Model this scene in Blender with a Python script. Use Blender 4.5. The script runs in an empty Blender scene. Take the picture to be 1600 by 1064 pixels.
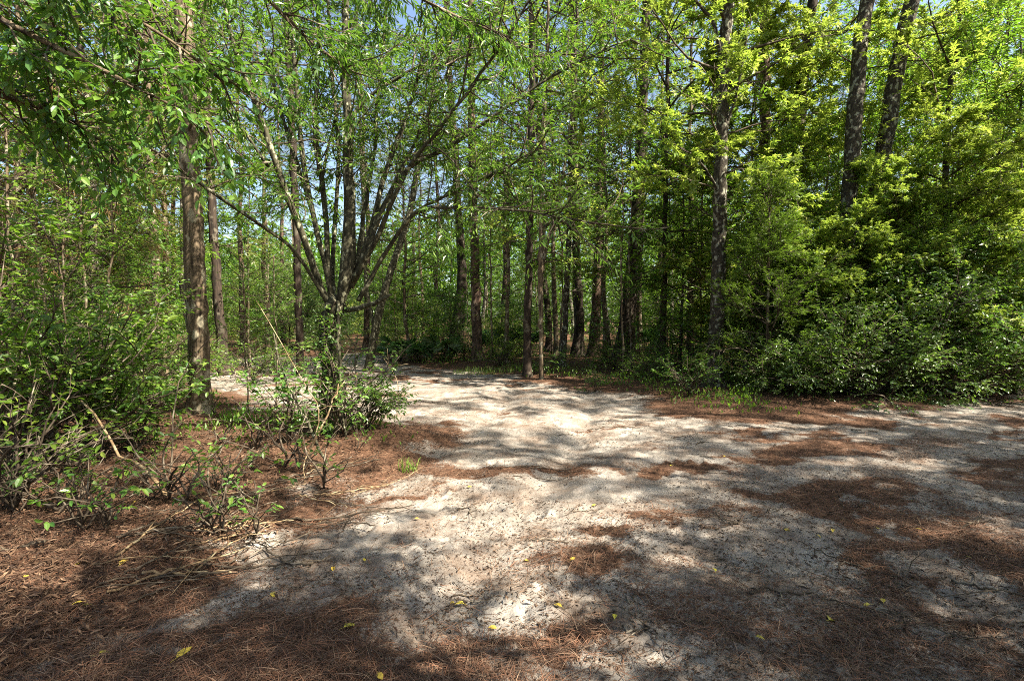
import bpy, math, random
import numpy as np
R = math.radians
scene = bpy.context.scene
col = scene.collection

# ------------------------------------------------------------------ camera
FPX = 800.0                       # focal length in pixels of the 1600 px wide photograph
PITCH = math.atan(34 / FPX)
CAM = np.array([0.0, 0.0, 1.5])
cam_d = bpy.data.cameras.new("camera")
cam_d.sensor_width = 36; cam_d.lens = 36 * FPX / 1600
cam_d.clip_start = 0.05; cam_d.clip_end = 2000
cam = bpy.data.objects.new("camera", cam_d); col.objects.link(cam)
cam.location = CAM; cam.rotation_euler = (R(90) - PITCH, 0, 0)
scene.camera = cam

# ------------------------------------------------------------------ sky, sun, exposure
SUN_AZ = R(116); SUN_EL = R(48)    # azimuth measured from straight ahead (+Y) to the right (+X)
world = bpy.data.worlds.new("World"); scene.world = world; world.use_nodes = True
wn = world.node_tree.nodes; wl = world.node_tree.links; wn.clear()
sky = wn.new("ShaderNodeTexSky"); sky.sky_type = 'NISHITA'; sky.sun_disc = False
sky.sun_elevation = SUN_EL; sky.sun_rotation = SUN_AZ
sky.air_density = 1.0; sky.dust_density = 2.5; sky.ozone_density = 1.0
bg = wn.new("ShaderNodeBackground"); bg.inputs[1].default_value = 0.072
wo = wn.new("ShaderNodeOutputWorld")
wl.new(sky.outputs[0], bg.inputs[0]); wl.new(bg.outputs[0], wo.inputs[0])
sd = bpy.data.lights.new("sun", 'SUN'); sd.energy = 5.0; sd.angle = R(0.5); sd.color = (1.0, 0.93, 0.80)
sun = bpy.data.objects.new("sun", sd); col.objects.link(sun)
sun.rotation_euler = (R(90) - SUN_EL, 0, -SUN_AZ + math.pi)
sun.location = (20, 5, 20)
scene.view_settings.view_transform = 'Standard'; scene.view_settings.look = 'None'
scene.view_settings.gamma = 1.0; scene.view_settings.exposure = 2.22
scene.render.engine = 'CYCLES'
cy = scene.cycles
cy.max_bounces = 6; cy.diffuse_bounces = 4; cy.glossy_bounces = 2; cy.transmission_bounces = 4
cy.transparent_max_bounces = 4; cy.sample_clamp_indirect = 4.0
cy.caustics_reflective = False; cy.caustics_refractive = False
cy.use_denoising = False
cy.filter_width = 1.0

# ------------------------------------------------------------------ pixel helpers
Fv = np.array([0, math.cos(PITCH), -math.sin(PITCH)]); Uv = np.array([0, math.sin(PITCH), math.cos(PITCH)])
def ray(px, py):
    return np.array([(px - 800) / FPX, 0, 0]) + Uv * ((532 - py) / FPX) + Fv
def at(px, py, Y):
    d = ray(px, py); return CAM + d * (Y / d[1])
def gnd(px, py, z=0.0):
    d = ray(px, py); return CAM + d * ((z - CAM[2]) / d[2])

# ------------------------------------------------------------------ noise
_rs = np.random.RandomState(7); _T = _rs.rand(256, 256).astype(np.float32)
def vnoise(x, y):
    xi = np.floor(x).astype(int); yi = np.floor(y).astype(int)
    fx = x - xi; fy = y - yi; fx = fx * fx * (3 - 2 * fx); fy = fy * fy * (3 - 2 * fy)
    a = _T[xi & 255, yi & 255]; b = _T[(xi + 1) & 255, yi & 255]
    c = _T[xi & 255, (yi + 1) & 255]; d = _T[(xi + 1) & 255, (yi + 1) & 255]
    return (a * (1 - fx) + b * fx) * (1 - fy) + (c * (1 - fx) + d * fx) * fy
def fbm(x, y, o=4):
    s = 0; a = .5; t = 0
    for i in range(o):
        s = s + a * vnoise(x * 2 ** i + 17 * i, y * 2 ** i + 31 * i); t += a; a *= .5
    return s / t

# ------------------------------------------------------------------ sand clearing outline
SANDPX = [(20, 1110), (190, 985), (400, 880), (500, 795), (560, 755), (650, 738), (715, 700), (690, 672), (600, 655),
          (480, 655), (400, 643), (340, 610), (270, 585), (180, 580), (180, 566), (400, 560), (560, 553), (600, 562),
          (640, 576), (740, 583), (860, 603), (1000, 622), (1070, 655), (1150, 664), (1300, 662), (1450, 648), (1600, 622)]
_p = [gnd(*q)[:2] for q in SANDPX]
SAND = np.array([(-2.5, -4.0), (-2.2, 0.4)] + [tuple(q) for q in _p] + [(12.5, 10.0), (14.5, 8.0), (15.5, 5.5), (13, 3.6), (8, 2.0), (5.0, .6), (3.6, -1.2), (2.5, -4)])
def poly_sd(x, y, P=SAND):
    """signed distance, positive inside the polygon"""
    x = np.asarray(x, float); y = np.asarray(y, float)
    d = np.full(x.shape, 1e9); ins = np.zeros(x.shape, bool); n = len(P)
    for i in range(n):
        ax, ay = P[i]; bx, by = P[(i + 1) % n]
        ex, ey = bx - ax, by - ay
        t = np.clip(((x - ax) * ex + (y - ay) * ey) / (ex * ex + ey * ey), 0, 1)
        d = np.minimum(d, np.hypot(x - ax - t * ex, y - ay - t * ey))
        c = ((ay > y) != (by > y))
        with np.errstate(divide='ignore', invalid='ignore'):
            xi = (bx - ax) * (y - ay) / (by - ay) + ax
        ins ^= c & (x < xi)
    return np.where(ins, d, -d)
def sst(a, b, x):
    t = np.clip((x - a) / (b - a), 0, 1); return t * t * (3 - 2 * t)
def litter_mask(x, y):
    """0 bare sand .. 1 needle litter"""
    sdv = poly_sd(x, y)
    wx = x + (fbm(x * 2.3, y * 2.3 + 5) - .5) * .7; wy = y + (fbm(x * 2.3 + 9, y * 2.3) - .5) * .7
    e = sst(.45, -.45, sdv + (fbm(wx * 1.6, wy * 1.6) - .5) * 1.5)
    n = fbm(wx * .8 + 5, wy * 1.4 + 9, 6) * .65 + fbm(wx * 3.2, wy * 4.2, 5) * .35
    amt = .3 + sst(7.5, 1.8, y) * .45 + sst(1.0, 4.5, x) * .55 + sst(.8, -1.2, x + .3 * y) * .3
    p = sst(.62 - .24 * amt, .80 - .24 * amt, n)
    # a round mat of needles in the sand and darker mats in the right foreground
    for (px, py, rad, k) in ((955, 880, .40, .9), (1090, 960, .55, .55), (1350, 1010, .7, .6), (470, 1010, .5, .75), (300, 1060, .5, .8), (1280, 735, .8, .6), (1400, 800, .6, .6), (1560, 850, .8, .6), (1500, 700, .9, .6), (700, 1060, .5, .6)):
        g = gnd(px, py); d = np.hypot((wx - g[0]) * .8, (wy - g[1]) * 1.5) + (fbm(wx * 5, wy * 5) - .5) * .5
        p = np.maximum(p, sst(rad * 1.15, rad * .3, d) * k)
    out = np.maximum(e, p)
    # bare pale streaks left by wheels through the litter
    for a, b, w, k in (((60, 1050), (250, 975), .10, .7), ((250, 975), (470, 890), .13, .9), ((180, 1064), (330, 1005), .08, .7), ((600, 850), (760, 800), .2, .5), ((1180, 800), (1260, 835), .25, .9), ((1430, 880), (1590, 950), .22, .9), ((900, 925), (1000, 960), .16, .9), ((1230, 745), (1600, 700), .3, .6)):
        A = gnd(*a)[:2]; B = gnd(*b)[:2]; ex, ey = B - A; t = np.clip(((wx - A[0]) * ex + (wy - A[1]) * ey) / (ex * ex + ey * ey), 0, 1)
        d = np.hypot(wx - A[0] - t * ex, wy - A[1] - t * ey); out = out * (1 - k * sst(w * 1.4, w * .3, d + (fbm(x * 6, y * 6) - .5) * .1))
    return np.clip(out, 0, 1)
def ground_z(x, y):
    x = np.asarray(x, float); y = np.asarray(y, float)
    sdv = poly_sd(x, y)
    z = (fbm(x * .25, y * .25, 3) - .5) * .22 * sst(1, 8, np.hypot(x, y))
    z = z + sst(.3, -1.6, sdv) * .10
    z = z + (fbm(x * 1.6 + 3, y * 1.6, 3) - .5) * .06 + (fbm(x * 5, y * 5 + 4, 5) - .5) * .05 * sst(.3, .65, fbm(x * .7, y * .7 + 3, 3))
    # wheel ruts curving from the lower left to the far track
    for o in (0.0, 1.5):
        c = -2.1 + o + .42 * (y - 2) - .02 * (y - 2) ** 2
        z = z - .05 * np.exp(-((x - c) / .22) ** 2) * sst(1.0, 2.0, y) * sst(14, 9, y)
    # scuffs and footprints, one per cell
    for (cs, dep, ox) in ((.42, .022, 0.0), (.27, .012, 11.3)):
        cx = np.floor(x / cs + ox).astype(int); cyy = np.floor(y / cs).astype(int)
        r1 = _T[cx & 255, cyy & 255]; r2 = _T[(cx + 91) & 255, (cyy + 47) & 255]; r3 = _T[(cx + 13) & 255, (cyy + 171) & 255]
        lx = (x / cs + ox - cx - .4 - .2 * r1) * cs; ly = (y / cs - cyy - .4 - .2 * r2) * cs; a = r3 * 3.14
        u = lx * np.cos(a) + ly * np.sin(a); w = -lx * np.sin(a) + ly * np.cos(a); q = (u / (.22 * cs)) ** 2 + (w / (.11 * cs)) ** 2
        z = z + dep * (r1 > .35) * (-np.exp(-q) + .55 * np.exp(-(np.sqrt(q) - 1.6) ** 2 * 4)) * sst(0, .4, sdv)
    g = gnd(630, 690); z = z + .09 * np.exp(-(((x - g[0]) / .55) ** 2 + ((y - g[1]) / .5) ** 2))
    return z

# ------------------------------------------------------------------ mesh building
class MB:
    def __init__(s): s.v = []; s.q = []; s.t = []; s.n = 0
    def add(s, v, q=None, t=None):
        if len(v) == 0: return
        v = np.asarray(v, np.float32).reshape(-1, 3)
        if q is not None and len(q): s.q.append(np.asarray(q, np.int32).reshape(-1, 4) + s.n)
        if t is not None and len(t): s.t.append(np.asarray(t, np.int32).reshape(-1, 3) + s.n)
        s.v.append(v); s.n += len(v)
    def mesh(s, name, mat, smooth=False):
        v = np.concatenate(s.v); q = np.concatenate(s.q) if s.q else np.zeros((0, 4), np.int32)
        t = np.concatenate(s.t) if s.t else np.zeros((0, 3), np.int32)
        me = bpy.data.meshes.new(name)
        me.vertices.add(len(v)); me.vertices.foreach_set("co", v.ravel())
        li = np.concatenate([q.ravel(), t.ravel()]); me.loops.add(len(li)); me.loops.foreach_set("vertex_index", li)
        me.polygons.add(len(q) + len(t))
        st = np.concatenate([np.arange(len(q)) * 4, len(q) * 4 + np.arange(len(t)) * 3]).astype(np.int32)
        me.polygons.foreach_set("loop_start", st)
        me.polygons.foreach_set("use_smooth", np.full(len(q) + len(t), smooth, bool))
        me.update(calc_edges=True)
        me.materials.append(mat)
        return me
def norm(a):
    return a / np.maximum(np.linalg.norm(a, axis=-1, keepdims=True), 1e-9)
def tube(mb, pts, radii, sides=6, rough=0.0, rng=None):
    pts = np.asarray(pts, float); n = len(pts); radii = np.broadcast_to(np.asarray(radii, float), (n,))
    tg = norm(np.gradient(pts, axis=0)); m = norm(pts[-1] - pts[0])
    ref = np.array([1., 0, 0]) if abs(m[0]) < .7 else np.array([0, 1., 0])
    u = norm(ref - tg * (tg @ ref)[:, None]); w = np.cross(tg, u)
    a = np.arange(sides) * 2 * math.pi / sides
    rr = np.repeat(radii[:, None], sides, 1)
    if rough and rng is not None: rr = rr * (1 + rough * (rng.rand(n, sides) - .5))
    ring = pts[:, None] + rr[..., None] * (np.cos(a)[None, :, None] * u[:, None] + np.sin(a)[None, :, None] * w[:, None])
    i = np.arange(n - 1)[:, None] * sides; j = np.arange(sides)[None]; k = (j + 1) % sides
    q = np.stack([i + j, i + k, i + sides + k, i + sides + j], -1).reshape(-1, 4)
    v = np.concatenate([ring.reshape(-1, 3), pts[-1:], pts[:1]])
    e = (n - 1) * sides
    t = [(e + jj, e + (jj + 1) % sides, n * sides) for jj in range(sides)] + [((jj + 1) % sides, jj, n * sides + 1) for jj in range(sides)]
    mb.add(v, q, t)
def smoothline(pts, n=24, jit=0, rng=None):
    """Catmull-Rom resampling"""
    P = np.asarray(pts, float); P = np.concatenate([[2 * P[0] - P[1]], P, [2 * P[-1] - P[-2]]])
    m = len(P) - 3; out = []
    for tt in np.linspace(0, m - 1e-6, n):
        i = int(tt); t = tt - i; a, b, c, d = P[i:i + 4]
        out.append(.5 * (2 * b + (c - a) * t + (2 * a - 5 * b + 4 * c - d) * t * t + (3 * b - a - 3 * c + d) * t ** 3))
    out = np.array(out)
    if jit:
        nn = rng.randn(n, out.shape[1]) * jit; nn[0] = 0
        out[:, :3] += nn[:, :3]
    return out

# ---- leaf outlines: x along the leaf, y across, z up
def L_simple(w=.42, fold=.12, droop=.1):
    v = np.array([(0, 0, 0), (.45, w / 2, fold * .5), (1, 0, -droop), (.45, -w / 2, fold * .5)])
    return v, np.zeros((0, 4), int), np.array([(0, 2, 1), (0, 3, 2)])
def L_oval(w=.45, fold=.1, droop=.18):
    v = np.array([(0, 0, 0), (.28, w * .42, fold * .5), (.65, w * .45, fold * .4 - droop * .4), (1, 0, -droop),
                  (.65, -w * .45, fold * .4 - droop * .4), (.28, -w * .42, fold * .5), (.3, 0, 0), (.65, 0, -droop * .5)])
    q = [(6, 7, 2, 1), (5, 4, 7, 6)]; t = [(0, 6, 1), (0, 5, 6), (7, 3, 2), (4, 3, 7)]
    return v, np.array(q), np.array(t)
def L_star():
    v = [(0, 0, 0)]; t = []; q = []
    for a, l in ((0, 1), (1.05, .85), (-1.05, .85), (2.0, .5), (-2.0, .5)):
        i = len(v)
        for (x, y, z) in ((.45 * l, .16, .03), (l, 0, -.08), (.45 * l, -.16, .03)):
            v.append((x * math.cos(a) - y * math.sin(a), x * math.sin(a) + y * math.cos(a), z))
        q.append((0, i + 2, i + 1, i))
    return np.array(v), np.array(q), np.zeros((0, 3), int)
def L_strip(w=.06, bend=.12):
    v = np.array([(0, w / 2, 0), (0, -w / 2, 0), (.5, -w / 2, bend), (.5, w / 2, bend), (1, -w / 6, 0), (1, w / 6, 0)])
    return v, np.array([(0, 1, 2, 3), (3, 2, 4, 5)]), np.zeros((0, 3), int)
LEAF = {'simple': L_simple(), 'lance': L_simple(.26, .08, .18), 'oval': L_oval(), 'broad': L_oval(.6, .1, .15),
        'star': L_star(), 'strip': L_strip(), 'needle': L_strip(.022, .06), 'feather': L_simple(.16, .03, .2)}
def put_leaves(mb, kind, pos, d, nrm, size):
    """one leaf at each pos, pointing along d with its face towards nrm"""
    v, q, t = LEAF[kind]; n = len(pos)
    if n == 0: return
    d = norm(d); s = norm(np.cross(nrm, d)); u = np.cross(d, s)
    size = np.broadcast_to(size, (n,))[:, None, None]
    P = pos[:, None] + size * (v[None, :, 0:1] * d[:, None] + v[None, :, 1:2] * s[:, None] + v[None, :, 2:3] * u[:, None])
    off = (np.arange(n) * len(v))[:, None, None]
    mb.add(P, (q[None] + off).reshape(-1, 4) if len(q) else None, (t[None] + off).reshape(-1, 3) if len(t) else None)
def put_twigs(mb, o, d, L, r):
    n = len(o)
    if n == 0: return
    d = norm(d); ref = np.tile(np.array([[.3, .9, .2]]), (n, 1)); u = norm(np.cross(d, ref)); w = np.cross(d, u)
    P = []
    for k in range(3):
        a = k * 2.094; P.append(o + r * (math.cos(a) * u + math.sin(a) * w))
    P.append(o + d * L[:, None])
    P = np.stack(P, 1); off = (np.arange(n) * 4)[:, None, None]
    mb.add(P, None, (np.array([(0, 1, 3), (1, 2, 3), (2, 0, 3)])[None] + off).reshape(-1, 3))
def leaf_twigs(rng, wood, crown, o, d, L, spec):
    """twigs at o along d of length L, each carrying alternate leaves"""
    o = np.asarray(o); d = norm(np.asarray(d)); L = np.asarray(L); n = len(o)
    if n == 0: return
    if spec.get('twigs', True): put_twigs(wood, o, d, L, spec.get('tr', .0035))
    k = spec['n']; t = (np.arange(k)[None] + rng.rand(n, k)) / k
    pos = (o[:, None] + d[:, None] * (L[:, None] * (.12 + .9 * t))[..., None]).reshape(-1, 3)
    D = np.repeat(d, k, 0); N = n * k
    up = np.array([0, 0, 1.]); side = norm(np.cross(D, up) + 1e-6)
    sg = np.where(np.arange(N) % 2 == 0, 1, -1)[:, None]
    a = spec.get('ang', 50) + rng.randn(N) * 15; a = np.radians(a)[:, None]
    ld = D * np.cos(a) + side * sg * np.sin(a) + rng.randn(N, 3) * .22
    ld[:, 2] -= spec.get('droop', .25)
    nr = up[None] + rng.randn(N, 3) * spec.get('tilt', .45)
    sz = spec['size'] * (.45 + .85 * rng.rand(N))
    put_leaves(crown, spec['kind'], pos, ld, nr, sz)
def grow(rng, wood, crown, trunk, tr, z0, z1, nprim, Lf, elev, spec, nsec=6, ntw=5, tl=.4, curve=.15, wide=.5, sides=5, az0=0, azr=None, bendup=0.0):
    """branches off a trunk polyline, with secondaries, twigs and leaves"""
    trunk = np.asarray(trunk); zs = trunk[:, 2]; TO = []; TD = []; TL = []
    for i in range(nprim):
        f = (i + rng.rand()) / nprim; h = z0 + (z1 - z0) * f
        p = np.array([np.interp(h, zs, trunk[:, 0]), np.interp(h, zs, trunk[:, 1]), h]); r = np.interp(h, zs, tr)
        az = az0 + (i * 2.4 + rng.rand() * 1.0 if azr is None else (rng.rand() - .5) * azr)
        Lp = Lf(f) * (.7 + .5 * rng.rand()); el = R(elev[0] + (elev[1] - elev[0]) * (f * .6 + .4 * rng.rand()))
        d = np.array([math.cos(az) * math.cos(el), math.sin(az) * math.cos(el), math.sin(el)])
        m = 7; P = [p]; step = Lp / (m - 1); dd = d.copy()
        for k in range(m - 1):
            dd = norm(dd + rng.randn(3) * curve + np.array([0, 0, bendup])); P.append(P[-1] + dd * step)
        P = np.array(P); r0 = min(r * .55, .006 + .009 * Lp)
        tube(wood, P, np.linspace(r0, .005, m), sides)
        for j in range(nsec):
            t = .22 + .78 * (j + rng.rand()) / nsec; x = min(t, 1) * (m - 1); ii = min(int(x), m - 2)
            q = P[ii] + (P[ii + 1] - P[ii]) * (x - ii); pd = norm(P[ii + 1] - P[ii])
            sd_ = norm(np.cross(pd, [0, 0, 1]) + 1e-6) * (1 if j % 2 else -1)
            d2 = norm(pd * .75 + sd_ * (wide + .3 * rng.rand()) + rng.randn(3) * .22)
            L2 = (.25 + .42 * Lp * (1.15 - t)) * (.7 + .5 * rng.rand()); m2 = 4; Q = [q]
            for k in range(m2 - 1):
                d2 = norm(d2 + rng.randn(3) * curve); Q.append(Q[-1] + d2 * L2 / (m2 - 1))
            Q = np.array(Q); tube(wood, Q, np.linspace(min(r0 * .6, .012), .004, m2), 3)
            tt = rng.rand(ntw) * .95 + .1; x2 = np.clip(tt, 0, .999) * (m2 - 1); i2 = x2.astype(int)
            o = Q[i2] + (Q[i2 + 1] - Q[i2]) * (x2 - i2)[:, None]
            TO.append(o); TD.append(norm(Q[i2 + 1] - Q[i2]) + rng.randn(ntw, 3) * .55 + np.array([0, 0, .05])); TL.append(tl * (.6 + .7 * rng.rand(ntw)))
        TO.append(P[-1:]); TD.append(dd[None]); TL.append(np.array([tl]))
    if TO: leaf_twigs(rng, wood, crown, np.concatenate(TO), np.concatenate(TD), np.concatenate(TL), spec)

# ------------------------------------------------------------------ materials
def nodes(name):
    m = bpy.data.materials.new(name); m.use_nodes = True; nt = m.node_tree; nt.nodes.clear()
    return m, nt, nt.nodes.new, nt.links.new
def leaf_mat(name, cols, trans, tmix=.45, rough=.45, spec=.5, scale=1.2):
    """cols: three colours mixed leaf by leaf; trans: colour of light passing through"""
    m, nt, N, Lk = nodes(name)
    g = N("ShaderNodeNewGeometry"); rp = N("ShaderNodeValToRGB")
    for i, c in enumerate(cols):
        e = rp.color_ramp.elements[i] if i < 2 else rp.color_ramp.elements.new(1)
        e.position = i / (len(cols) - 1); e.color = (*c, 1)
    Lk(g.outputs['Random Per Island'], rp.inputs[0])
    oi = N("ShaderNodeObjectInfo"); hs = N("ShaderNodeHueSaturation")
    mr = N("ShaderNodeMapRange"); mr.inputs[3].default_value = .478; mr.inputs[4].default_value = .512
    Lk(oi.outputs['Random'], mr.inputs[0]); Lk(mr.outputs[0], hs.inputs['Hue']); Lk(rp.outputs[0], hs.inputs['Color'])
    tc = N("ShaderNodeTexCoord"); nz = N("ShaderNodeTexNoise"); nz.inputs['Scale'].default_value = scale
    Lk(tc.outputs['Object'], nz.inputs['Vector'])
    mv = N("ShaderNodeMapRange"); mv.inputs[1].default_value = .3; mv.inputs[2].default_value = .7
    mv.inputs[3].default_value = .68; mv.inputs[4].default_value = 1.35
    Lk(nz.outputs[0], mv.inputs[0]); Lk(mv.outputs[0], hs.inputs['Value'])
    p = N("ShaderNodeBsdfPrincipled"); p.inputs['Roughness'].default_value = rough; p.inputs['Specular IOR Level'].default_value = spec
    Lk(hs.outputs[0], p.inputs['Base Color'])
    tr = N("ShaderNodeBsdfTranslucent"); mt = N("ShaderNodeMix"); mt.data_type = 'RGBA'; mt.blend_type = 'MIX'; mt.inputs[0].default_value = .6
    Lk(hs.outputs[0], mt.inputs[6]); mt.inputs[7].default_value = (*trans, 1); Lk(mt.outputs[2], tr.inputs[0])
    ms = N("ShaderNodeMixShader"); ms.inputs[0].default_value = tmix
    Lk(p.outputs[0], ms.inputs[1]); Lk(tr.outputs[0], ms.inputs[2])
    o = N("ShaderNodeOutputMaterial"); Lk(ms.outputs[0], o.inputs[0]); return m
def bark_mat(name, dark, mid, patch, pamt=.5, stretch=.18, pscale=9, scale=16, bump=.7):
    m, nt, N, Lk = nodes(name)
    tc = N("ShaderNodeTexCoord"); mp = N("ShaderNodeMapping"); mp.inputs['Scale'].default_value = (1, 1, stretch)
    Lk(tc.outputs['Object'], mp.inputs[0])
    n1 = N("ShaderNodeTexNoise"); n1.inputs['Scale'].default_value = scale; n1.inputs['Detail'].default_value = 6; n1.inputs['Roughness'].default_value = .65
    Lk(mp.outputs[0], n1.inputs['Vector'])
    r1 = N("ShaderNodeValToRGB"); r1.color_ramp.elements[0].position = .36; r1.color_ramp.elements[1].position = .62
    r1.color_ramp.elements[0].color = (*dark, 1); r1.color_ramp.elements[1].color = (*mid, 1); Lk(n1.outputs[0], r1.inputs[0])
    n2 = N("ShaderNodeTexNoise"); n2.inputs['Scale'].default_value = pscale; n2.inputs['Detail'].default_value = 4
    mp2 = N("ShaderNodeMapping"); mp2.inputs['Scale'].default_value = (1, 1, .7); Lk(tc.outputs['Object'], mp2.inputs[0]); Lk(mp2.outputs[0], n2.inputs['Vector'])
    r2 = N("ShaderNodeValToRGB"); r2.color_ramp.elements[0].position = .66 - pamt * .3; r2.color_ramp.elements[1].position = .70 - pamt * .25
    Lk(n2.outputs[0], r2.inputs[0])
    mx = N("ShaderNodeMix"); mx.data_type = 'RGBA'; Lk(r2.outputs[0], mx.inputs[0]); Lk(r1.outputs[0], mx.inputs[6]); mx.inputs[7].default_value = (*patch, 1)
    p = N("ShaderNodeBsdfPrincipled"); p.inputs['Roughness'].default_value = .9; p.inputs['Specular IOR Level'].default_value = .2
    Lk(mx.outputs[2], p.inputs['Base Color'])
    b = N("ShaderNodeBump"); b.inputs['Strength'].default_value = bump; b.inputs['Distance'].default_value = .02
    Lk(n1.outputs[0], b.inputs['Height']); Lk(b.outputs[0], p.inputs['Normal'])
    o = N("ShaderNodeOutputMaterial"); Lk(p.outputs[0], o.inputs[0]); return m
def litter_mat(name, cols, rough=.8, tmix=0.0):
    m, nt, N, Lk = nodes(name)
    g = N("ShaderNodeNewGeometry"); rp = N("ShaderNodeValToRGB")
    for i, c in enumerate(cols):
        e = rp.color_ramp.elements[i] if i < 2 else rp.color_ramp.elements.new(1)
        e.position = i / (len(cols) - 1); e.color = (*c, 1)
    Lk(g.outputs['Random Per Island'], rp.inputs[0])
    p = N("ShaderNodeBsdfPrincipled"); p.inputs['Roughness'].default_value = rough; p.inputs['Specular IOR Level'].default_value = .25
    Lk(rp.outputs[0], p.inputs['Base Color'])
    o = N("ShaderNodeOutputMaterial"); Lk(p.outputs[0], o.inputs[0]); return m

G_MID = [(.045, .10, .018), (.075, .15, .025), (.12, .19, .03)]
M = {
 'leaf_green': leaf_mat('green_leaves', [(.05, .12, .015), (.09, .185, .02), (.17, .25, .03)], (.22, .42, .02), .48),
 'leaf_yellow': leaf_mat('yellow_green_leaves', [(.075, .165, .014), (.15, .25, .022), (.37, .40, .10)], (.42, .54, .06), .48),
 'leaf_lime': leaf_mat('light_green_leaves', [(.05, .13, .014), (.10, .20, .02), (.24, .31, .05)], (.28, .48, .03), .48),
 'leaf_dark': leaf_mat('dark_glossy_leaves', [(.04, .10, .018), (.075, .155, .025), (.16, .23, .05)], (.18, .34, .02), .42, .38, .7),
 'leaf_olive': leaf_mat('olive_leaves', [(.08, .11, .025), (.13, .16, .035), (.2, .2, .06)], (.28, .32, .05), .48),
 'leaf_fresh': leaf_mat('fresh_green_leaves', [(.04, .105, .018), (.07, .16, .022), (.14, .22, .03)], (.18, .36, .02), .42, .4),
 'needle': leaf_mat('pine_needles', [(.05, .075, .025), (.08, .10, .03), (.13, .12, .05)], (.14, .17, .03), .25),
 'cedar': leaf_mat('feathery_cedar', [(.06, .13, .015), (.10, .19, .02), (.14, .22, .03)], (.2, .36, .02), .45),
 'dead': leaf_mat('dead_leaves', [(.12, .06, .025), (.2, .11, .05), (.28, .18, .09)], (.3, .16, .06), .3, .7, .2),
 'palm': leaf_mat('palmetto_fans', [(.04, .10, .03), (.07, .15, .04), (.10, .17, .05)], (.12, .25, .04), .3, .35, .6),
 'grass': leaf_mat('grass_blades', [(.07, .14, .02), (.11, .20, .03), (.2, .24, .05)], (.2, .36, .03), .4),
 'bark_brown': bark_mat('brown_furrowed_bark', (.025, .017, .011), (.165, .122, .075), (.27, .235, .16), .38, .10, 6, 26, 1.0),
 'bark_lichen': bark_mat('lichen_mottled_bark', (.016, .013, .010), (.07, .056, .038), (.25, .24, .18), .38, .6, 15, 26),
 'bark_moss': bark_mat('pale_mossy_bark', (.016, .014, .009), (.075, .068, .038), (.26, .25, .16), .30, .35, 18, 28),
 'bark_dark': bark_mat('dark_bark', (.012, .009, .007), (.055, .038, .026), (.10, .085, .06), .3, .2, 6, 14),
 'bark_pine': bark_mat('reddish_pine_bark', (.02, .013, .010), (.115, .072, .048), (.19, .14, .10), .4, .3, 5, 10),
 'twig': bark_mat('grey_twig_bark', (.03, .022, .015), (.09, .068, .045), (.18, .15, .11), .3, .3, 9, 20, .2),
 'stick': bark_mat('tan_stick_bark', (.08, .05, .025), (.22, .15, .08), (.3, .24, .14), .5, .3, 9, 20, .2),
 'litter': litter_mat('rust_needle_litter', [(.03, .017, .011), (.075, .040, .025), (.19, .088, .048), (.06, .038, .026), (.25, .16, .10)]),
 'litter_leaf': litter_mat('brown_leaf_litter', [(.025, .014, .009), (.055, .03, .018), (.10, .058, .033), (.2, .125, .075)]),
 'chaff': litter_mat('dark_chaff', [(.03, .02, .012), (.08, .05, .03), (.16, .10, .06)]),
 'leaf_fallen': leaf_mat('yellow_fallen_leaf', [(.45, .38, .04), (.6, .48, .06), (.4, .42, .08)], (.5, .45, .05), .25, .5),
}

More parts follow.
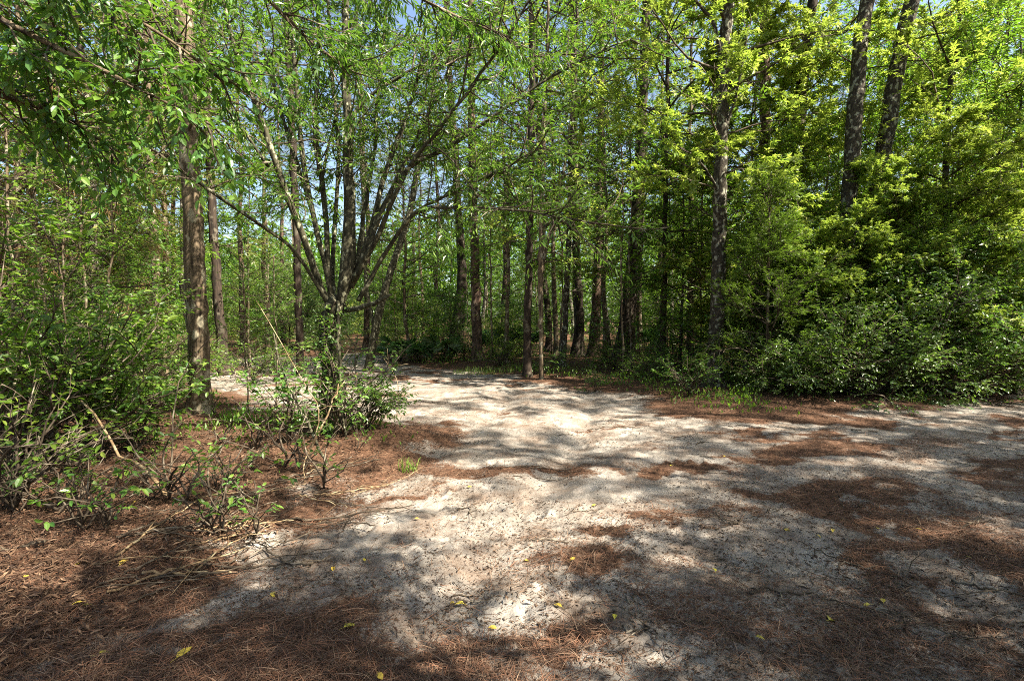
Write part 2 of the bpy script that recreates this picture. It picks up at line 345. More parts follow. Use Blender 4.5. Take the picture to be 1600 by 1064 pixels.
def ground_mat():
    m, nt, N, Lk = nodes('sand_and_litter')
    at_ = N("ShaderNodeAttribute"); at_.attribute_name = "litter"
    tc = N("ShaderNodeTexCoord")
    def nz(scale, det=6, ro=.6, mapping=None):
        n = N("ShaderNodeTexNoise"); n.inputs['Scale'].default_value = scale; n.inputs['Detail'].default_value = det; n.inputs['Roughness'].default_value = ro
        Lk(mapping.outputs[0] if mapping else tc.outputs['Object'], n.inputs['Vector']); return n
    def ramp(src, a, b, ca=(0, 0, 0, 1), cb=(1, 1, 1, 1)):
        r = N("ShaderNodeValToRGB"); r.color_ramp.elements[0].position = a; r.color_ramp.elements[1].position = b
        r.color_ramp.elements[0].color = ca; r.color_ramp.elements[1].color = cb; Lk(src, r.inputs[0]); return r
    def mix(fac, a, b, bt='MIX'):
        x = N("ShaderNodeMix"); x.data_type = 'RGBA'; x.blend_type = bt
        if isinstance(fac, float): x.inputs[0].default_value = fac
        else: Lk(fac, x.inputs[0])
        for s, c in ((6, a), (7, b)):
            if isinstance(c, tuple): x.inputs[s].default_value = c
            else: Lk(c, x.inputs[s])
        return x
    sandn = nz(3, 8, .65); sand = ramp(sandn.outputs[0], .3, .7, (.15, .128, .105, 1), (.39, .35, .30, 1))
    gr = nz(70, 8, .85); grain = ramp(gr.outputs[0], .36, .56, (.5, .45, .4, 1), (1, 1, 1, 1))
    gb = nz(1.7, 5, .6); gbm = ramp(gb.outputs[0], .42, .60); s2 = mix(gbm.outputs[0], sand.outputs[0], grain.outputs[0], 'MULTIPLY')
    # dark chaff specks and crumbs
    sp = nz(30, 9, .85); spm = ramp(sp.outputs[0], .40, .50, (1, 1, 1, 1), (0, 0, 0, 1))
    big = nz(1.1, 5, .6); bm = ramp(big.outputs[0], .40, .62)
    mm = N("ShaderNodeMath"); mm.operation = 'MULTIPLY'; Lk(spm.outputs[0], mm.inputs[0]); Lk(bm.outputs[0], mm.inputs[1])
    s3 = mix(mm.outputs[0], s2.outputs[2], (.10, .065, .04, 1))
    dirt = nz(2.2, 7, .65); dm = ramp(dirt.outputs[0], .45, .66)
    md = N("ShaderNodeMath"); md.operation = 'MULTIPLY'; md.inputs[1].default_value = .85; Lk(dm.outputs[0], md.inputs[0])
    s4 = mix(md.outputs[0], s3.outputs[2], (.15, .105, .075, 1))
    # litter
    ln = nz(26, 7, .75); lit = N("ShaderNodeValToRGB"); Lk(ln.outputs[0], lit.inputs[0])
    lit.color_ramp.elements[0].position = .3; lit.color_ramp.elements[0].color = (.025, .014, .009, 1)
    lit.color_ramp.elements[1].position = .72; lit.color_ramp.elements[1].color = (.2, .12, .075, 1)
    e = lit.color_ramp.elements.new(.5); e.color = (.09, .045, .025, 1)
    # break the mask up with fibrous noise
    fn = nz(40, 6, .8); ad = N("ShaderNodeMath"); ad.operation = 'ADD'; Lk(at_.outputs['Fac'], ad.inputs[0])
    fs = N("ShaderNodeMapRange"); fs.inputs[1].default_value = .25; fs.inputs[2].default_value = .75; fs.inputs[3].default_value = -.55; fs.inputs[4].default_value = .55
    Lk(fn.outputs[0], fs.inputs[0]); Lk(fs.outputs[0], ad.inputs[1])
    mk = ramp(ad.outputs[0], .38, .66)
    fin = mix(mk.outputs[0], s4.outputs[2], lit.outputs[0])
    p = N("ShaderNodeBsdfPrincipled"); p.inputs['Roughness'].default_value = .95; p.inputs['Specular IOR Level'].default_value = .15
    Lk(fin.outputs[2], p.inputs['Base Color'])
    b1 = N("ShaderNodeBump"); b1.inputs['Strength'].default_value = .8; b1.inputs['Distance'].default_value = .035
    h1 = nz(14, 8, .7); Lk(h1.outputs[0], b1.inputs['Height'])
    b2 = N("ShaderNodeBump"); b2.inputs['Strength'].default_value = .7; b2.inputs['Distance'].default_value = .008; Lk(gr.outputs[0], b2.inputs['Height'])
    Lk(b1.outputs[0], b2.inputs['Normal']); Lk(b2.outputs[0], p.inputs['Normal'])
    o = N("ShaderNodeOutputMaterial"); Lk(p.outputs[0], o.inputs[0]); return m
M['ground'] = ground_mat()

# ------------------------------------------------------------------ object helpers
def tag(o, label, cat=None, group=None, kind=None):
    if label: o['label'] = label
    if cat: o['category'] = cat
    if group: o['group'] = group
    if kind: o['kind'] = kind
    return o
def link(name, me, parent=None, loc=(0, 0, 0)):
    o = bpy.data.objects.new(name, me); col.objects.link(o); o.location = loc
    if parent: o.parent = parent
    return o
def empty(name, loc, rz=0, s=1.0):
    o = bpy.data.objects.new(name, None); col.objects.link(o); o.location = loc; o.rotation_euler = (0, 0, rz); o.scale = (s, s, s)
    o.empty_display_size = .3; return o
def plant(name, parts, loc, label, cat, group=None, rz=0, s=1.0, tilt=(0, 0)):
    """one thing: an Empty with its parts (name, mesh)"""
    e = empty(name, loc, rz, s); e.rotation_euler = (tilt[0], tilt[1], rz); tag(e, label, cat, group)
    for (pn, me) in parts: link(pn, me, e)
    return e
def gz(x, y): return float(ground_z(np.array([x]), np.array([y]))[0])

# ------------------------------------------------------------------ ground
def build_ground():
    rad = np.concatenate([np.geomspace(.6, 30, 720), np.geomspace(31, 700, 40)])
    aF = np.radians(np.linspace(-52, 52, 640)); aB = np.radians(np.linspace(54, 306, 150)); ang = np.concatenate([aF, aB])
    Rr, A = np.meshgrid(rad, ang, indexing='ij'); x = np.sin(A) * Rr; y = np.cos(A) * Rr
    z = ground_z(x, y); lm = litter_mask(x, y)
    nr, na = x.shape; v = np.stack([x, y, z], -1).reshape(-1, 3)
    i = np.arange(nr - 1)[:, None] * na; j = np.arange(na)[None]; k = (j + 1) % na
    q = np.stack([i + j, i + na + j, i + na + k, i + k], -1).reshape(-1, 4)
    mb = MB(); mb.add(np.concatenate([v, [[0, 0, float(z[0].mean())]]]), q, [((a + 1) % na, nr * na, a) for a in range(na)])
    me = mb.mesh('ground', M['ground'], True)
    at_ = me.attributes.new('litter', 'FLOAT', 'POINT'); at_.data.foreach_set('value', np.concatenate([lm.ravel(), [0.5]]).astype(np.float32))
    # make every face point up
    me.flip_normals() if me.polygons[1000].normal.z < 0 else None
    o = link('ground', me); tag(o, None, None, None, 'structure')
build_ground()

# ------------------------------------------------------------------ tree templates
def spec(kind, size, n, **k): d = dict(kind=kind, size=size, n=n); d.update(k); return d
def flare(P, zg, k=1.0):
    """adds rings near the ground and widens them into the roots"""
    zl = zg + np.array([-.12, -.03, .05, .14, .28, .5, .8]); body = P[P[:, 2] > zg + 1.1]
    low = np.stack([np.interp(zl, P[:, 2], P[:, i]) for i in range(4)], -1); low[:, 2] = zl
    Q = np.concatenate([low, body]); Q[:, 3] *= 1 + k * .75 * np.exp(-np.maximum(Q[:, 2] - zg, 0) / .16)
    return Q
def straight(rng, H, r0, r1, wob=.12, lean=(0, 0), n=14, fl=1.0):
    z = np.linspace(-.15, H, n); t = np.clip(z / H, 0, 1)
    w = np.cumsum(rng.randn(n, 2) * wob * H / n / 2, 0) ; w[0] = 0; w[1] *= .3
    p = np.stack([w[:, 0] + lean[0] * t, w[:, 1] + lean[1] * t, z], -1)
    r = r0 + (r1 - r0) * t ** .8; r[:2] *= fl
    return p, r
def tpl_tree(seed, H, r0, bark, leafm, sp, z0, nprim, Lf, elev, nsec=6, ntw=5, tl=.4, lean=(0, 0), dead=0, **kw):
    rng = np.random.RandomState(seed); tb = MB(); wd = MB(); cr = MB()
    p, r = straight(rng, H, r0, max(.015, r0 * .18), lean=lean)
    P = flare(smoothline(np.column_stack([p, r]), 40), 0.0, 1.0); tube(tb, P[:, :3], np.maximum(P[:, 3], .006), 10, .16, rng)
    grow(rng, wd, cr, p, r, z0, H * .98, nprim, Lf, elev, sp, nsec, ntw, tl, **kw)
    out = [('trunk', tb.mesh('trunk', M[bark], True)), ('branches', wd.mesh('branches', M['twig'], True)), ('crown', cr.mesh('crown', M[leafm]))]
    if dead:
        dd = MB(); w2 = MB(); grow(rng, w2, dd, p, r, z0 * .5, H * .6, dead, lambda f: .9, (-30, 10), spec('needle', .28, 12, droop=.9, ang=20, tilt=1.2), 3, 3, .25)
        out.append(('dead_foliage', dd.mesh('dead_foliage', M['dead'])))
    return out
dome = lambda f: .6 + 2.6 * math.sin(math.pi * min(1, f * .85 + .12))
TPL = {}
# under-storey: leafy from about 1.5 m to 9 m
for s in range(3):
    TPL['under_yellow', s] = tpl_tree(10 + s, 8.5, .07, 'bark_lichen', ('leaf_yellow', 'leaf_lime', 'leaf_yellow')[s], spec(('star', 'simple', 'star')[s], (.12, .10, .095)[s], (8, 11, 10)[s]), .7, 44, lambda f: .7 + 1.7 * math.sin(math.pi * (f * .8 + .15)), (0, 45), 7, 7, .4)
    TPL['under_green', s] = tpl_tree(20 + s, 9.0, .06, 'bark_brown', 'leaf_green', spec('simple', .10, 9), 1.2, 38, lambda f: .7 + 1.7 * math.sin(math.pi * (f * .8 + .15)), (0, 50), 7, 6, .42)
    TPL['bushy', s] = tpl_tree(65 + s, 4.2, .035, 'bark_dark', ('leaf_green', 'leaf_yellow', 'leaf_dark')[s], spec('simple', .095, 9), .15, 34, lambda f: .5 + 1.5 * math.sin(math.pi * (f * .75 + .2)), (0, 55), 7, 5, .38)
    TPL['oak', s] = tpl_tree(30 + s, 15.0, .14, 'bark_dark' if s else 'bark_lichen', 'leaf_olive' if s == 1 else 'leaf_green', spec('simple', .12, 10), 5.0, 34, lambda f: 1.0 + 2.8 * math.sin(math.pi * (f * .8 + .12)), (5, 50), 7, 5, .5)
    TPL['canopy', s] = tpl_tree(140 + s, 14.0, .13, 'bark_brown', 'leaf_green', spec('simple', .13, 14), 4.5, 26, lambda f: 1.0 + 3.0 * math.sin(math.pi * (f * .8 + .12)), (5, 50), 4, 6, .42)
    TPL['pine', s] = tpl_tree(40 + s, 19.0, .17, 'bark_pine', 'needle', spec('needle', .24, 26, ang=38, droop=0.0, tilt=1.5), 9.0, 30, lambda f: .8 + 1.8 * (1 - f), (-10, 35), 5, 5, .3)
    TPL['sapling', s] = tpl_tree(50 + s, 4.6, .022, 'bark_brown', 'leaf_fresh' if s == 2 else 'leaf_green', spec('simple', .08, 7), .9, 16, lambda f: .35 + .7 * math.sin(math.pi * (f * .8 + .15)), (10, 55), 4, 3, .28)
    TPL['oak_dead', s] = tpl_tree(60 + s, 11.0, .11, 'bark_brown', 'leaf_olive', spec('simple', .09, 9), 2.2, 30, lambda f: .8 + 1.9 * math.sin(math.pi * (f * .8 + .12)), (-5, 40), 6, 4, .4, dead=12)
print('templates done')
def tpl_shrub(seed, H, leafm, sp, nst=12, tl=.25, elev=(35, 80), nsec=6, ntw=5, Ls=None, bark='twig'):
    rng = np.random.RandomState(seed); wd = MB(); cr = MB()
    tr = np.array([(0, 0, -.05), (0, 0, .12)]); r = np.array([.03, .02])
    grow(rng, wd, cr, tr, r, 0.0, .1, nst, lambda f: H * .9, elev, sp, nsec, ntw, tl, wide=.6, curve=.18)
    return [('stems', wd.mesh('stems', M[bark], True)), ('foliage', cr.mesh('foliage', M[leafm]))]
for s in range(3):
    TPL['shrub_glossy', s] = tpl_shrub(70 + s, 1.9, 'leaf_dark', spec('oval', .06, 9, tilt=.5), 16, .28, (15, 80), 8, 6)
    TPL['shrub_green', s] = tpl_shrub(80 + s, 1.2, 'leaf_green', spec('simple', .055, 9), 13, .22, (15, 80))
    TPL['shrub_fresh', s] = tpl_shrub(90 + s, .8, 'leaf_fresh', spec('oval', .06, 7), 9, .16, (20, 80), 5, 3)
    TPL['seedling', s] = tpl_shrub(100 + s, .3, 'leaf_fresh', spec('oval', .05, 5), 4, .08, (30, 85), 2, 1)
for s in range(3):
    TPL['shrub_tall', s] = tpl_shrub(75 + s, 2.9, ('leaf_dark', 'leaf_lime', 'leaf_dark')[s], spec('oval', .065, 10, tilt=.55), 20, .3, (35, 85), 14, 7)
def tpl_palmetto(seed):
    rng = np.random.RandomState(seed); wd = MB(); cr = MB()
    for i in range(11):
        az = i * 2.4 + rng.rand() * .6; el = R(30 + 45 * rng.rand()); L = .5 + .4 * rng.rand()
        d = np.array([math.cos(az) * math.cos(el), math.sin(az) * math.cos(el), math.sin(el)])
        tip = d * L; tube(wd, [np.array([0, 0, -.03]), tip * .5 + [0, 0, .04], tip], [.012, .009, .006], 4)
        sd_ = norm(np.cross(d, [0, 0, 1])); k = 20; a = np.linspace(-1.9, 1.9, k)[:, None]
        ld = d * np.cos(a) + sd_ * np.sin(a); ld[:, 2] -= .15
        nn = np.cross(sd_, d) if np.cross(sd_, d)[2] > 0 else -np.cross(sd_, d)
        put_leaves(cr, 'feather', np.repeat(tip[None], k, 0), ld, np.tile(nn, (k, 1)) + rng.randn(k, 3) * .15, .42 + .1 * rng.rand(k))
    return [('stalks', wd.mesh('stalks', M['bark_dark'], True)), ('fans', cr.mesh('fans', M['palm']))]
for s in range(2): TPL['palmetto', s] = tpl_palmetto(110 + s)
def tpl_cedar(seed, H=3.9):
    rng = np.random.RandomState(seed); tb = MB(); wd = MB(); cr = MB()
    p, r = straight(rng, H, .045, .008, .12); tube(tb, p, r, 7)
    lob = rng.rand(12) * .9 + .35
    grow(rng, wd, cr, p, r, .15, H * .97, 40, lambda f: (.35 + .95 * (1 - f) ** .6) * lob[int(f * 11.9)], (5, 60), spec('feather', .07, 22, ang=34, droop=.15, tilt=1.0), 8, 5, .26, curve=.2)
    return [('trunk', tb.mesh('trunk', M['bark_brown'], True)), ('branches', wd.mesh('branches', M['twig'], True)), ('crown', cr.mesh('crown', M['cedar']))]
TPL['cedar', 0] = tpl_cedar(120)

# ------------------------------------------------------------------ hero trees
def hero(name, base_px, Yd, line, bark, label, rng, limbs=(), r0=None, foliage=None, sides=12, cat='tree', ext=None, group=None):
    """trunk given as picture points (x, y, width px) at depth Yd; its base stands on the ground"""
    b = gnd(*base_px); sc = Yd / FPX
    pts = [];
    for (x, y, w) in line:
        q = at(x, y, Yd); pts.append((*q, w * sc / 2))
    x0, y0 = pts[0][0], pts[0][1]; z0 = gz(x0, y0)
    pts[0] = (x0, y0, z0 - .12, pts[0][3])
    if ext:      # carry the trunk on above the picture
        a = np.array(pts[-2]); c = np.array(pts[-1]); d = norm(c[:3] - a[:3])
        top = c[:3] + d * ext; pts.append((*top, max(.02, c[3] * .45)))
    P = flare(smoothline(pts, 48), z0, .5); loc = np.array([x0, y0, z0])
    tb = MB(); wd = MB(); cr = MB()
    rr = np.maximum(P[:, 3], .004)
    tr = P[:, :3] - loc; tr[7:-1, :2] += rng.randn(len(tr) - 8, 2) * .012
    tube(tb, tr, rr, sides, .12, rng)
    tips = []
    for (Lp, rad) in limbs:
        Q = smoothline([(*at(a, b_, yy), w * LW * yy / FPX / 2) for (a, b_, w, yy) in Lp], 22); q = Q[:, :3] - loc
        q[1:] += rng.randn(len(q) - 1, 3) * .006
        tube(tb, q, np.maximum(Q[:, 3], .004), 7, .1, rng); tips.append(q)
    parts = [('trunk', None)]
    if foliage:
        for f in foliage: f(rng, wd, cr, tr, rr, tips)
    e = empty(name, tuple(loc)); tag(e, label, cat, group)
    link('trunk', tb.mesh('trunk', M[bark], True), e)
    return e, wd, cr, tr, rr, tips, loc
def leafy(e, wd, cr, leafm, twigm='twig'):
    if wd.n: link('branches', wd.mesh('branches', M[twigm], True), e)
    if cr.n: link('crown', cr.mesh('crown', M[leafm]), e)
def along(rng, wd, cr, line, sp, n, Lb, t0=.2, tl=.35, nt=5, up=.15):
    """short leafy side shoots along a limb"""
    m = len(line); TO = []; TD = []; TL = []
    for i in range(n):
        x = (t0 + (1 - t0) * (i + rng.rand()) / n) * (m - 1.01); k = int(x); q = line[k] + (line[k + 1] - line[k]) * (x - k); pd = norm(line[k + 1] - line[k])
        d = norm(pd * .5 + rng.randn(3) * .6 + [0, 0, up]); L = Lb * (.5 + .8 * rng.rand()); Q = [q]
        for j in range(4): d = norm(d + rng.randn(3) * .2); Q.append(Q[-1] + d * L / 4)
        Q = np.array(Q); tube(wd, Q, np.linspace(.009, .003, 5), 4)
        x2 = rng.rand(nt) * 3.99; i2 = x2.astype(int)
        TO.append(Q[i2] + (Q[i2 + 1] - Q[i2]) * (x2 - i2)[:, None]); TD.append(norm(Q[i2 + 1] - Q[i2]) + rng.randn(nt, 3) * .5); TL.append(tl * (.5 + .8 * rng.rand(nt)))
    leaf_twigs(rng, wd, cr, np.concatenate(TO), np.concatenate(TD), np.concatenate(TL), sp)

LW = .68
rng = np.random.RandomState(1)
HERO_POS = []
def simple_hero(name, line, Yd, bark, label, leafm, sp, z0=3.0, nprim=14, Lb=1.6, seed=0, ext=5.0, limbs=(), elev=(0, 45), nsec=5, ntw=5, tl=.4, cat='tree', dead=0):
    rg = np.random.RandomState(seed)
    e, wd, cr, tr, rr, tips, loc = hero(name, line[0][:2], Yd, line, bark, label, rg, [(l, 0) for l in limbs], ext=ext)
    grow(rg, wd, cr, tr, rr, z0, tr[-1, 2] * .98, nprim, lambda f: Lb * (.6 + .7 * math.sin(math.pi * min(1, f))), elev, sp, nsec, ntw, tl)
    for tline in tips: along(rg, wd, cr, tline, sp, 10, .6, .35)
    leafy(e, wd, cr, leafm)
    if dead:
        dd = MB(); w2 = MB(); grow(rg, w2, dd, tr, rr, 1.2, 5, dead, lambda f: .8, (-30, 10), spec('needle', .25, 12, droop=.9, ang=20, tilt=1.2), 3, 3, .25)
        link('dead_foliage', dd.mesh('dead_foliage', M['dead']), e)
    HERO_POS.append(loc[:2]); return e, loc

SG = spec('simple', .10, 10); SY = spec('star', .11, 8); SO = spec('simple', .11, 10)
# --- left
simple_hero('broadleaf_tree', [(312, 655, 36), (312, 600, 31), (308, 500, 30), (303, 380, 28), (295, 200, 26), (285, 0, 25)], 7.6, 'bark_brown',
            'thick straight tree with furrowed brown bark, sunlit on its right side, at left', 'leaf_green', SO, 3.4, 34, 2.4, 1, 7)
simple_hero('slender_tree', [(262, 605, 14), (248, 500, 12), (240, 350, 11), (233, 200, 9), (228, 60, 8)], 11, 'bark_brown',
            'slender brown tree just left of the thick furrowed trunk', 'leaf_green', SG, 2.5, 18, 1.5, 2, 4)
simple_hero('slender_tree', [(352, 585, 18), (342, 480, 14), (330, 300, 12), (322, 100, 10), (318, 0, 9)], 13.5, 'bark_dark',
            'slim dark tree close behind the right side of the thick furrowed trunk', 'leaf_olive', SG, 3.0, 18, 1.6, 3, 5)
simple_hero('slender_tree', [(158, 640, 14), (150, 520, 12), (146, 400, 12), (140, 200, 10), (118, 0, 8)], 8.0, 'bark_lichen',
            'thin mossy tree with hanging brown dead foliage behind the left thicket', 'leaf_olive', SG, 1.8, 22, 1.5, 4, 4, dead=22)
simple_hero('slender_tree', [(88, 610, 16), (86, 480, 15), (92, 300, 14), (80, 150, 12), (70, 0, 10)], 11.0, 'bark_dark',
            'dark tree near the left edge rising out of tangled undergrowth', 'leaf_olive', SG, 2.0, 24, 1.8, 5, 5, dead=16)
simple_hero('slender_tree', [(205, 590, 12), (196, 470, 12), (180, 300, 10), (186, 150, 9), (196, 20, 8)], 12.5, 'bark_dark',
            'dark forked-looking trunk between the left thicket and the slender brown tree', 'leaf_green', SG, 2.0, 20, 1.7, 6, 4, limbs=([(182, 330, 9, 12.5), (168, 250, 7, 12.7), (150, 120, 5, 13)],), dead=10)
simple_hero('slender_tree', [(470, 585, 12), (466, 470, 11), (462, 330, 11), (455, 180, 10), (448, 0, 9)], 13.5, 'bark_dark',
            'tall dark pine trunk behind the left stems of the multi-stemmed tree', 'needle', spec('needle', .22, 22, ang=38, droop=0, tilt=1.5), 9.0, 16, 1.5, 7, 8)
# --- centre
simple_hero('slender_tree', [(746, 572, 19), (745, 520, 16), (742, 400, 14), (738, 260, 12), (735, 0, 10)], 16.5, 'bark_pine',
            'straight dark pine at the far edge of the sandy clearing, left of centre', 'needle', spec('needle', .24, 22, ang=38, droop=0, tilt=1.5), 9.0, 18, 1.6, 8, 8)
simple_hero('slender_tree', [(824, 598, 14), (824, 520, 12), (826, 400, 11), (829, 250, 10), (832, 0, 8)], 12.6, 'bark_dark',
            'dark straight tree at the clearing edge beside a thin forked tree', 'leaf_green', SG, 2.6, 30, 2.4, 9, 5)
simple_hero('forked_tree', [(846, 603, 7), (845, 520, 7), (845, 430, 9), (846, 330, 7), (852, 160, 5), (856, 20, 4)], 12.0, 'bark_brown',
            'thin brown tree that forks into two stems at the centre of the clearing edge', 'leaf_yellow', SG, 2.6, 28, 2.3, 10, 3,
            limbs=([(845, 430, 8, 12), (862, 350, 7, 12.1), (882, 260, 6, 12.3), (900, 120, 4, 12.6)],))
simple_hero('slender_tree', [(878, 578, 11), (884, 480, 9), (888, 380, 8), (893, 250, 7), (900, 60, 5)], 14.5, 'bark_lichen',
            'thin pale sapling-like tree right of the forked tree', 'leaf_yellow', SG, 2.4, 28, 2.3, 11, 3)
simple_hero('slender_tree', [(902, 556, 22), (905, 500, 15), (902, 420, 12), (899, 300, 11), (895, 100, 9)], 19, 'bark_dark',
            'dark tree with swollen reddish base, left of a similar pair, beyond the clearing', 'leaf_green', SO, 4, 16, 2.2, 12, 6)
simple_hero('slender_tree', [(927, 556, 20), (930, 500, 16), (934, 420, 13), (937, 300, 11), (940, 100, 9)], 19.4, 'bark_pine',
            'dark tree with reddish base, right of a similar pair, beyond the clearing', 'leaf_green', SO, 4, 16, 2.2, 13, 6)
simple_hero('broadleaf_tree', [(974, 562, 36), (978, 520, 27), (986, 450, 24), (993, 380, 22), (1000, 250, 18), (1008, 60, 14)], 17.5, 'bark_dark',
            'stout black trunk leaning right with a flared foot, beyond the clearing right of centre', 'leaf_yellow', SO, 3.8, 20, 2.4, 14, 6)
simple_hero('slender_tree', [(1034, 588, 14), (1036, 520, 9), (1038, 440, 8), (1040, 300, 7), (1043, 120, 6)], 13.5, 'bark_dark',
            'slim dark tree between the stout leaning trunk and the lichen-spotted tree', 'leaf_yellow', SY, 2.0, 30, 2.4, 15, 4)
simple_hero('leaning_tree', [(574, 580, 13), (590, 500, 13), (612, 420, 11), (640, 330, 10), (665, 200, 8), (690, 60, 6)], 14.5, 'bark_moss',
            'slim mossy stem leaning right behind the multi-stemmed tree', 'leaf_olive', SG, 4.5, 12, 1.5, 16, 4,
            limbs=([(586, 520, 9, 14.5), (572, 440, 8, 14.6), (566, 300, 7, 14.8), (560, 120, 5, 15)],))
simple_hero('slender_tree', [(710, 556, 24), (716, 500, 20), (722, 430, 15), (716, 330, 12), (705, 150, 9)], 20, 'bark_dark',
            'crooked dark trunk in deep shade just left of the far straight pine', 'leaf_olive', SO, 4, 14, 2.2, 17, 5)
# --- right
simple_hero('lichen_tree', [(1114, 618, 30), (1118, 560, 23), (1122, 450, 22), (1124, 330, 20), (1128, 200, 19), (1134, 60, 17), (1138, 0, 16)], 10.4, 'bark_lichen',
            'tall straight tree with white lichen blotches standing alone at the right of the clearing', 'leaf_yellow', SY, 3.6, 34, 2.2, 18, 6,
            limbs=([(1130, 110, 10, 10.4), (1116, 40, 8, 10.3), (1090, 5, 6, 10.2), (1060, -50, 4, 10)],
                   [(1128, 210, 7, 10.4), (1150, 150, 6, 10.2), (1170, 40, 5, 10.0)],
                   [(1124, 300, 6, 10.4), (1090, 250, 5, 10.1), (1030, 215, 4, 9.8)]))
simple_hero('broadleaf_tree', [(1308, 612, 26), (1315, 500, 24), (1325, 330, 22), (1334, 200, 22), (1344, 80, 20), (1354, 0, 19)], 10.6, 'bark_lichen',
            'left of two tall dark trunks leaning right out of the bright thicket', 'leaf_yellow', SY, 5.6, 14, 1.4, 19, 6)
simple_hero('broadleaf_tree', [(1335, 606, 26), (1345, 500, 24), (1362, 360, 22), (1383, 220, 22), (1405, 90, 21), (1424, 0, 20)], 11.0, 'bark_lichen',
            'right of two tall trunks leaning right, its right edge rimmed with sun', 'leaf_yellow', SY, 5.6, 14, 1.4, 20, 6)
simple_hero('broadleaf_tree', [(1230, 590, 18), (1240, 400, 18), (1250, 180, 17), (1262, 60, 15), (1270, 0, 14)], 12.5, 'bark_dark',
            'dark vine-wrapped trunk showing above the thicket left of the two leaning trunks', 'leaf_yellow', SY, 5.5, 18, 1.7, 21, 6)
simple_hero('pine_tree', [(1196, 580, 18), (1195, 400, 17), (1195, 200, 16), (1196, 60, 15), (1198, 0, 14)], 14.5, 'bark_pine',
            'smooth tan trunk showing above the thicket right of the lichen-spotted tree', 'leaf_green', SG, 6.5, 14, 1.7, 22, 6)
simple_hero('slender_tree', [(1470, 600, 10), (1476, 400, 9), (1482, 170, 8), (1494, 90, 6), (1500, 0, 5)], 10.5, 'bark_dark',
            'thin dark stem rising through the bright leaves near the upper right', 'leaf_yellow', SY, 1.6, 24, 1.7, 23, 3)

# --- the multi-stemmed tree
rg = np.random.RandomState(33); Y0 = 6.2
stems = [
 [(530, 480, 20, Y0), (542, 420, 34, Y0), (546, 340, 28, 6.25), (543, 200, 22, 6.3), (541, 60, 18, 6.4), (538, -80, 14, 6.5), (530, -260, 8, 6.7)],
 [(516, 480, 16, Y0), (498, 440, 17, 6.15), (482, 392, 16, 6.05), (440, 280, 14, 5.9), (402, 170, 12, 5.8), (362, 60, 9, 5.7), (335, -60, 6, 5.6)],
 [(520, 485, 12, Y0), (512, 400, 12, 6.3), (505, 300, 12, 6.5), (492, 200, 11, 6.6), (498, 60, 9, 6.7), (490, -90, 6, 6.8)],
 [(524, 480, 12, Y0), (488, 330, 12, 6.35), (470, 220, 11, 6.45), (462, 120, 10, 6.5), (450, -20, 8, 6.6), (430, -150, 5, 6.6)],
 [(548, 450, 14, Y0), (574, 380, 13, 6.3), (600, 280, 12, 6.5), (632, 190, 10, 6.6), (656, 110, 8, 6.7), (670, -20, 5, 6.8)],
 [(552, 440, 16, Y0), (590, 370, 12, 6.0), (640, 260, 10, 5.8), (700, 185, 8, 5.6), (790, 60, 6, 5.4), (850, -40, 4, 5.3)],
 [(556, 430, 14, Y0), (600, 320, 12, 6.3), (640, 262, 11, 6.2), (700, 230, 9, 6.1), (790, 170, 7, 6.0), (880, 110, 5, 5.9), (985, 62, 3, 5.8)],
 [(560, 470, 12, Y0), (600, 400, 10, 6.1), (650, 332, 9, 5.9), (720, 325, 7, 5.8), (820, 330, 5, 5.7), (930, 350, 3, 5.6)],
 [(522, 480, 10, 6.25), (520, 400, 10, 6.45), (528, 250, 9, 6.7), (520, 120, 8, 6.9), (508, -60, 6, 7)],
 [(526, 480, 10, 6.2), (512, 420, 9, 6.5), (478, 300, 9, 6.8), (440, 180, 8, 7), (405, 40, 6, 7.1), (390, -60, 4, 7.2)],
 [(552, 440, 10, 6.3), (570, 330, 10, 6.6), (586, 220, 8, 6.9), (596, 100, 7, 7), (610, -40, 5, 7.1)],
 [(560, 430, 10, 6.1), (606, 310, 9, 6.2), (650, 220, 8, 6.4), (705, 100, 6, 6.5), (742, 0, 4, 6.6)],
 [(620, 365, 8, 6.05), (660, 325, 7, 6.0), (720, 296, 6, 5.9), (790, 262, 5, 5.8), (840, 238, 3, 5.8)],
 [(540, 485, 12, Y0), (575, 478, 12, 6.1), (600, 466, 9, 6.0), (612, 460, 5, 6.0)],
 [(516, 482, 9, Y0), (470, 405, 8, 5.9), (420, 360, 8, 5.6), (330, 300, 7, 5.3), (230, 228, 6, 5.0), (185, 180, 4, 4.8), (160, 70, 3, 4.7)],
 [(420, 262, 8, 5.9), (350, 165, 6, 5.6), (300, 110, 5, 5.4), (262, 40, 4, 5.2)],
 [(528, 470, 7, 6.1), (530, 560, 7, 6.0), (535, 640, 6, 5.9), (540, 690, 6, 5.9)],
 [(500, 300, 7, 6.5), (520, 200, 6, 6.8), (560, 80, 5, 7), (600, -40, 4, 7)],
 [(540, 250, 9, 6.3), (560, 170, 8, 6.3), (640, 110, 7, 6.2), (700, 100, 5, 6.1), (780, 60, 4, 6.0)],
]
e, wd, cr, tr, rr, tips, loc = hero('multi_stem_tree', (517, 700), Y0,
     [(517, 700, 30), (515, 620, 26), (517, 550, 25), (516, 500, 28), (530, 470, 31)], 'bark_moss',
     'pale mossy tree that splits at chest height into many spreading stems, left of centre', rg, [(s, 0) for s in stems], sides=12)
for i, tline in enumerate(tips):
    if i in (13, 16): continue
    along(rg, wd, cr, tline, spec('lance', .085, 10, droop=.35), 26 if i < 13 else 14, .8, .38, .38, 6)
leafy(e, wd, cr, 'leaf_fresh'); HERO_POS.append(loc[:2])
